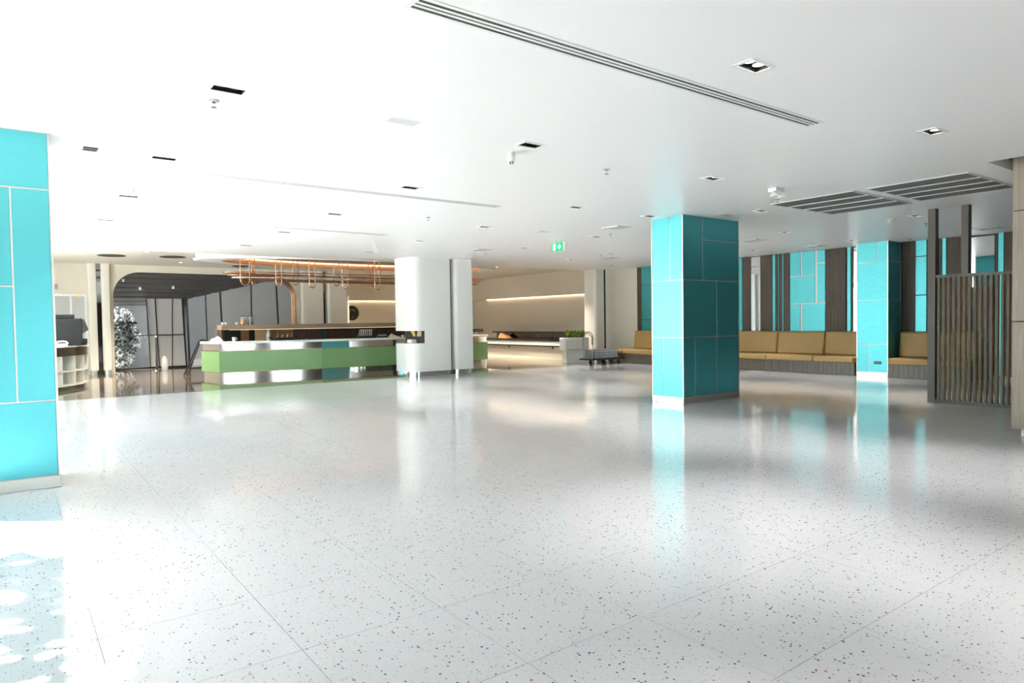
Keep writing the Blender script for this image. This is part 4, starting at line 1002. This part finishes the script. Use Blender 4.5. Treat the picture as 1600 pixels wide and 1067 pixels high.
MB().box(1.5, 1.77, 10.63, 10.92, H-.003, H-.001).build('backing', GREY, t)
for k in range(7): MB().box(1.5, 1.77, 10.645+k*.04, 10.66+k*.04, H-.008, H-.002).build('blade', PLASW, t)
for (x, y, lab) in ((2.72, 5.12, 'flush white access panel in the front ceiling'), (8.24, 9.95, 'flush white access panel left of the exit sign'), (9.52, 6.81, 'flush white access panel above the middle aqua pillar')):
    t = thing('access_panel', lab, 'panel', (x, y, H))
    MB().box(x-.13, x+.13, y-.06, y+.06, H-.003, H-.0005).build('lid', LGREY, t)
    MB().ring(rect(x-.15, x+.15, y-.08, y+.08), rect(x-.135, x+.135, y-.065, y+.065), H-.004, H-.0005).build('frame', CEIL, t)
# linear slot diffusers
def slot(label, x0, x1, y, w=.165):
    t = thing('slot_diffuser', label, 'vent', ((x0+x1)/2, y, H))
    MB().ring(rect(x0-.03, x1+.03, y-w/2, y+w/2), rect(x0, x1, y-w/2+.028, y+w/2-.028), H-.004, H-.0005).build('frame', PLASW, t)
    MB().box(x0, x1, y-w/2+.028, y+w/2-.028, H-.002, H-.0005).build('dark_slot', GRILLD, t)
    n = 4; iw = w-.056
    for k in range(2):
        yc = y-iw/2+iw*(k+1)/3
        MB().box(x0, x1, yc-.0105, yc+.0105, H-.004, H-.0015).build('blade', PLASW, t)
slot('long linear slot diffuser, the nearest one crossing the front ceiling', 1.78, 5.72, 3.19)
slot('long linear slot diffuser, the middle one of three', 1.78, 5.86, 8.13)
slot('long linear slot diffuser, the farthest one of three', 1.77, 5.87, 11.87)
# return air grilles
def grille(label, x0, x1, y0, y1):
    t = thing('return_grille', label, 'grille', ((x0+x1)/2, (y0+y1)/2, H))
    MB().ring(rect(x0-.02, x1+.02, y0-.02, y1+.02), rect(x0, x1, y0, y1), H-.012, H-.0005).build('frame', LGREY, t)
    MB().box(x0, x1, y0, y1, H-.003, H-.0008).build('backing', GRILLD, t)
    st = (x1-x0)/4
    for k in range(1, 4): MB().box(x0+k*st-.022, x0+k*st+.022, y0, y1, H-.016, H-.003).build('divider', PLASW, t)
    for k in range(4):
        mb = MB(); n = 14
        for q in range(n):
            xa = x0+k*st+.03+q*(st-.06)/n
            mb.add([(xa, y0, H-.004), (xa, y1, H-.004), (xa+.017, y1, H-.012), (xa+.017, y0, H-.012)], [(0, 1, 2, 3)])
        tag(mb.build('fine_blades', GRILL, t), kind='stuff')
grille('return air grille nearest the wood pillar', 9.19, 10.8, 3.22, 4.37)
grille('return air grille farther from the wood pillar', 9.18, 10.93, 4.58, 5.77)
# exit sign, its face turned to the left
ex = thing('exit_sign', 'green and white illuminated exit sign hanging under the ceiling', 'exit sign', (9.47, 10.97, H-.22))
MB().box(9.45, 9.49, 10.765, 11.175, H-.225, H-.03).build('housing', PLASW, ex, bevel=.003, seg=1)
MB().box(9.445, 9.45, 10.785, 11.17, H-.22, H-.035).build('face', EXITG, ex)
MB().box(9.46, 9.48, 10.87, 10.89, H-.03, H).build('hanger', LGREY, ex); MB().box(9.46, 9.48, 11.05, 11.07, H-.03, H).build('hanger', LGREY, ex)
zs = H-.1275; xs = 9.4445
def yz(mb, pts, x=9.443): return mb.add([(x, y, z) for y, z in pts] + [(x+.002, y, z) for y, z in pts], [tuple(range(len(pts))), tuple(range(len(pts), 2*len(pts)))[::-1]])
# door pictogram: white door leaf with green running figure
yz(MB(), [(11.115, zs-.065), (11.03, zs-.065), (11.03, zs+.065), (11.115, zs+.065)]).build('door_symbol', EXITW, ex)
fig = MB()
def bar2(p, q, w):
    d = Vector((q[0]-p[0], q[1]-p[1])).normalized(); n = Vector((-d.y, d.x))*w/2
    yz(fig, [(p[0]+n.x, p[1]+n.y), (p[0]-n.x, p[1]-n.y), (q[0]-n.x, q[1]-n.y), (q[0]+n.x, q[1]+n.y)], 9.4405)
bar2((11.075, zs+.03), (11.07, zs-.01), .016); bar2((11.07, zs-.01), (11.052, zs-.03), .011); bar2((11.052, zs-.03), (11.058, zs-.055), .01); bar2((11.07, zs-.01), (11.09, zs-.045), .011)
bar2((11.075, zs+.025), (11.05, zs+.005), .009); bar2((11.075, zs+.025), (11.098, zs+.01), .009)
yz(fig, [(11.068+.011*math.cos(a*PI/5), zs+.048+.011*math.sin(a*PI/5)) for a in range(10)], 9.4405)
fig.build('running_figure', EXITG, ex)
ar = MB(); yz(ar, [(10.965, zs-.02), (10.90, zs-.02), (10.90, zs+.02), (10.965, zs+.02)]); yz(ar, [(10.915, zs-.058), (10.85, zs), (10.915, zs+.058), (10.89, zs+.058), (10.80+.03, zs), (10.89, zs-.058)][:3])
ar.build('arrow', EXITW, ex)
yz(MB(), [(10.80, zs-.08), (10.79, zs-.08), (10.79, zs-.065), (10.80, zs-.065)]).build('test_lamp', YELLOW, ex)
# projecting white spotlight and emergency light
sp = thing('spotlight', 'white cylinder spotlight hanging from the ceiling near the middle', 'spotlight', (4.1, 5.45, H))
MB().lathe([(.035, 0), (.035, -.012)], 4.1, 5.45, H, 18).build('mount', PLASW, sp, smooth=40)
d = Vector((-.25, -.35, -.9)).normalized(); u = d.orthogonal().normalized(); w = d.cross(u); c0 = Vector((4.1, 5.45, H-.01))
mb = MB(); n = 18; prof = [(.02, 0), (.042, .02), (.036, .10), (.03, .115)]
mb.add([c0+d*t_+(u*math.cos(2*PI*j/n)+w*math.sin(2*PI*j/n))*r for (r, t_) in prof for j in range(n)], [(i*n+j, i*n+(j+1) % n, (i+1)*n+(j+1) % n, (i+1)*n+j) for i in range(3) for j in range(n)] + [tuple(range(3*n, 4*n))])
mb.build('body', IVORY, sp, smooth=40)
for (a, b) in ((-.012, -.012), (.012, -.012), (-.012, .012), (.012, .012)):
    q = c0+d*.116+u*a+w*b; MB().lathe([(.008, -.004), (.008, .004)], q.x, q.y, q.z, 8).build('lens', BLACK, sp)
em = thing('emergency_light', 'white twin head emergency light left of the return grilles', 'emergency light', (8.15, 5.06, H))
MB().box(8.05, 8.25, 5.0, 5.12, H-.05, H).build('battery_box', PLASW, em, bevel=.006)
for xx in (8.06, 8.24):
    MB().tube([(xx, 5.06, H-.05), (xx, 5.04, H-.075)], .01, 6).build('arm', LGREY, em)
    MB().lathe([(.02, 0), (.05, -.03), (.052, -.05)], xx, 5.03, H-.065, 16).build('lamp_head', PLASW, em, smooth=40)
# raised ceiling: dark round speakers and spots
for (x, y, z, r, lab) in ((2.28, 20.5, HB, .31, 'black round recess in the raised ceiling, leftmost'), (3.68, 20.2, HB, .30, 'black round recess in the raised ceiling, second from left'), (6.05, 22.4, HB, .26, 'small black round recess above the arch beside the coffer')):
    t = thing('round_recess', lab, 'ceiling recess', (x, y, z))
    MB().ring(ell(x, y, r+.02, r+.02, 40), ell(x, y, r-.01, r-.01, 40), z-.015, z-.0005).build('rim', CHAR, t, smooth=40)
    MB().prism(ell(x, y, r, r, 40), z-.004, z-.001).build('disc', BLACK, t)
t = thing('round_recess', 'dark oval recess in the raised ceiling right of the white column', 'ceiling recess', (14.2, 18.6, HB))
MB().ring(ell(14.2, 18.6, .24, .24, 40), ell(14.2, 18.6, .21, .21, 40), HB-.015, HB-.0005).build('rim', CHAR, t, smooth=40)
MB().prism(ell(14.2, 18.6, .22, .22, 40), HB-.004, HB-.001).build('disc', BLACK, t)
# small round spots that light the bar and buffet area
def spot(label, x, y, z, power, aim=None, col=(1.0, .87, .70), ang=110, lit=True):
    t = thing('spot_lamp', label, 'downlight', (x, y, z))
    MB().ring(ell(x, y, .06, .06, 20), ell(x, y, .045, .045, 20), z-.008, z-.0005).build('rim', PLASW, t, smooth=40)
    MB().prism(ell(x, y, .045, .045, 20), z-.003, z-.001).build('lens', LAMP, t)
    ld = bpy.data.lights.new('lamp', 'SPOT'); ld.energy = power; ld.color = col; ld.spot_size = math.radians(ang); ld.spot_blend = .8; ld.shadow_soft_size = .05
    lo = bpy.data.objects.new('lamp', ld); C.objects.link(lo); lo.parent = t; lo.location = (0, 0, -.02)
    return t
SP = 230
for (x, y, lab) in ((2.9, 19.2, 'small round spot between the two black ceiling recesses'), (4.2, 21.9, 'small round spot in front of the arch'), (1.6, 20.4, 'small round spot left of the black ceiling recesses'),
                    (13.6, 19.0, 'small round spot right of the white column'), (12.6, 21.5, 'small round spot behind the bar on the right'), (14.6, 17.9, 'small round spot before the buffet near the planter'), (14.3, 21.0, 'small round spot before the middle of the buffet'), (14.0, 23.6, 'small round spot before the far end of the buffet'), (11.2, 23.6, 'small round spot before the round black sign')):
    spot(lab, x, y, HB, SP)
def tiny(label, x, y, z, aimx):
    t = thing('vestibule_spotlight', label, 'spotlight', (x, y, z))
    MB().tube([(x, y, z+.1), (x, y, z+.02)], .008, 6).build('stem', CHAR, t)
    MB().lathe([(.03, -.06), (.04, 0), (.02, .02)], x, y, z, 14).build('head', PLASW, t, smooth=50)
    MB().lathe([(.028, -.063), (.028, -.06)], x, y, z, 12).build('lens', LAMP, t)
tiny('white spot head under the slatted arch ceiling, upper left', 2.95, 23.95, 2.86, 0)
tiny('white spot head under the slatted arch ceiling, lower left', 3.45, 24.3, 2.64, 0)
tiny('white spot head under the slatted arch ceiling, rightmost', 4.4, 24.25, 2.68, 0)
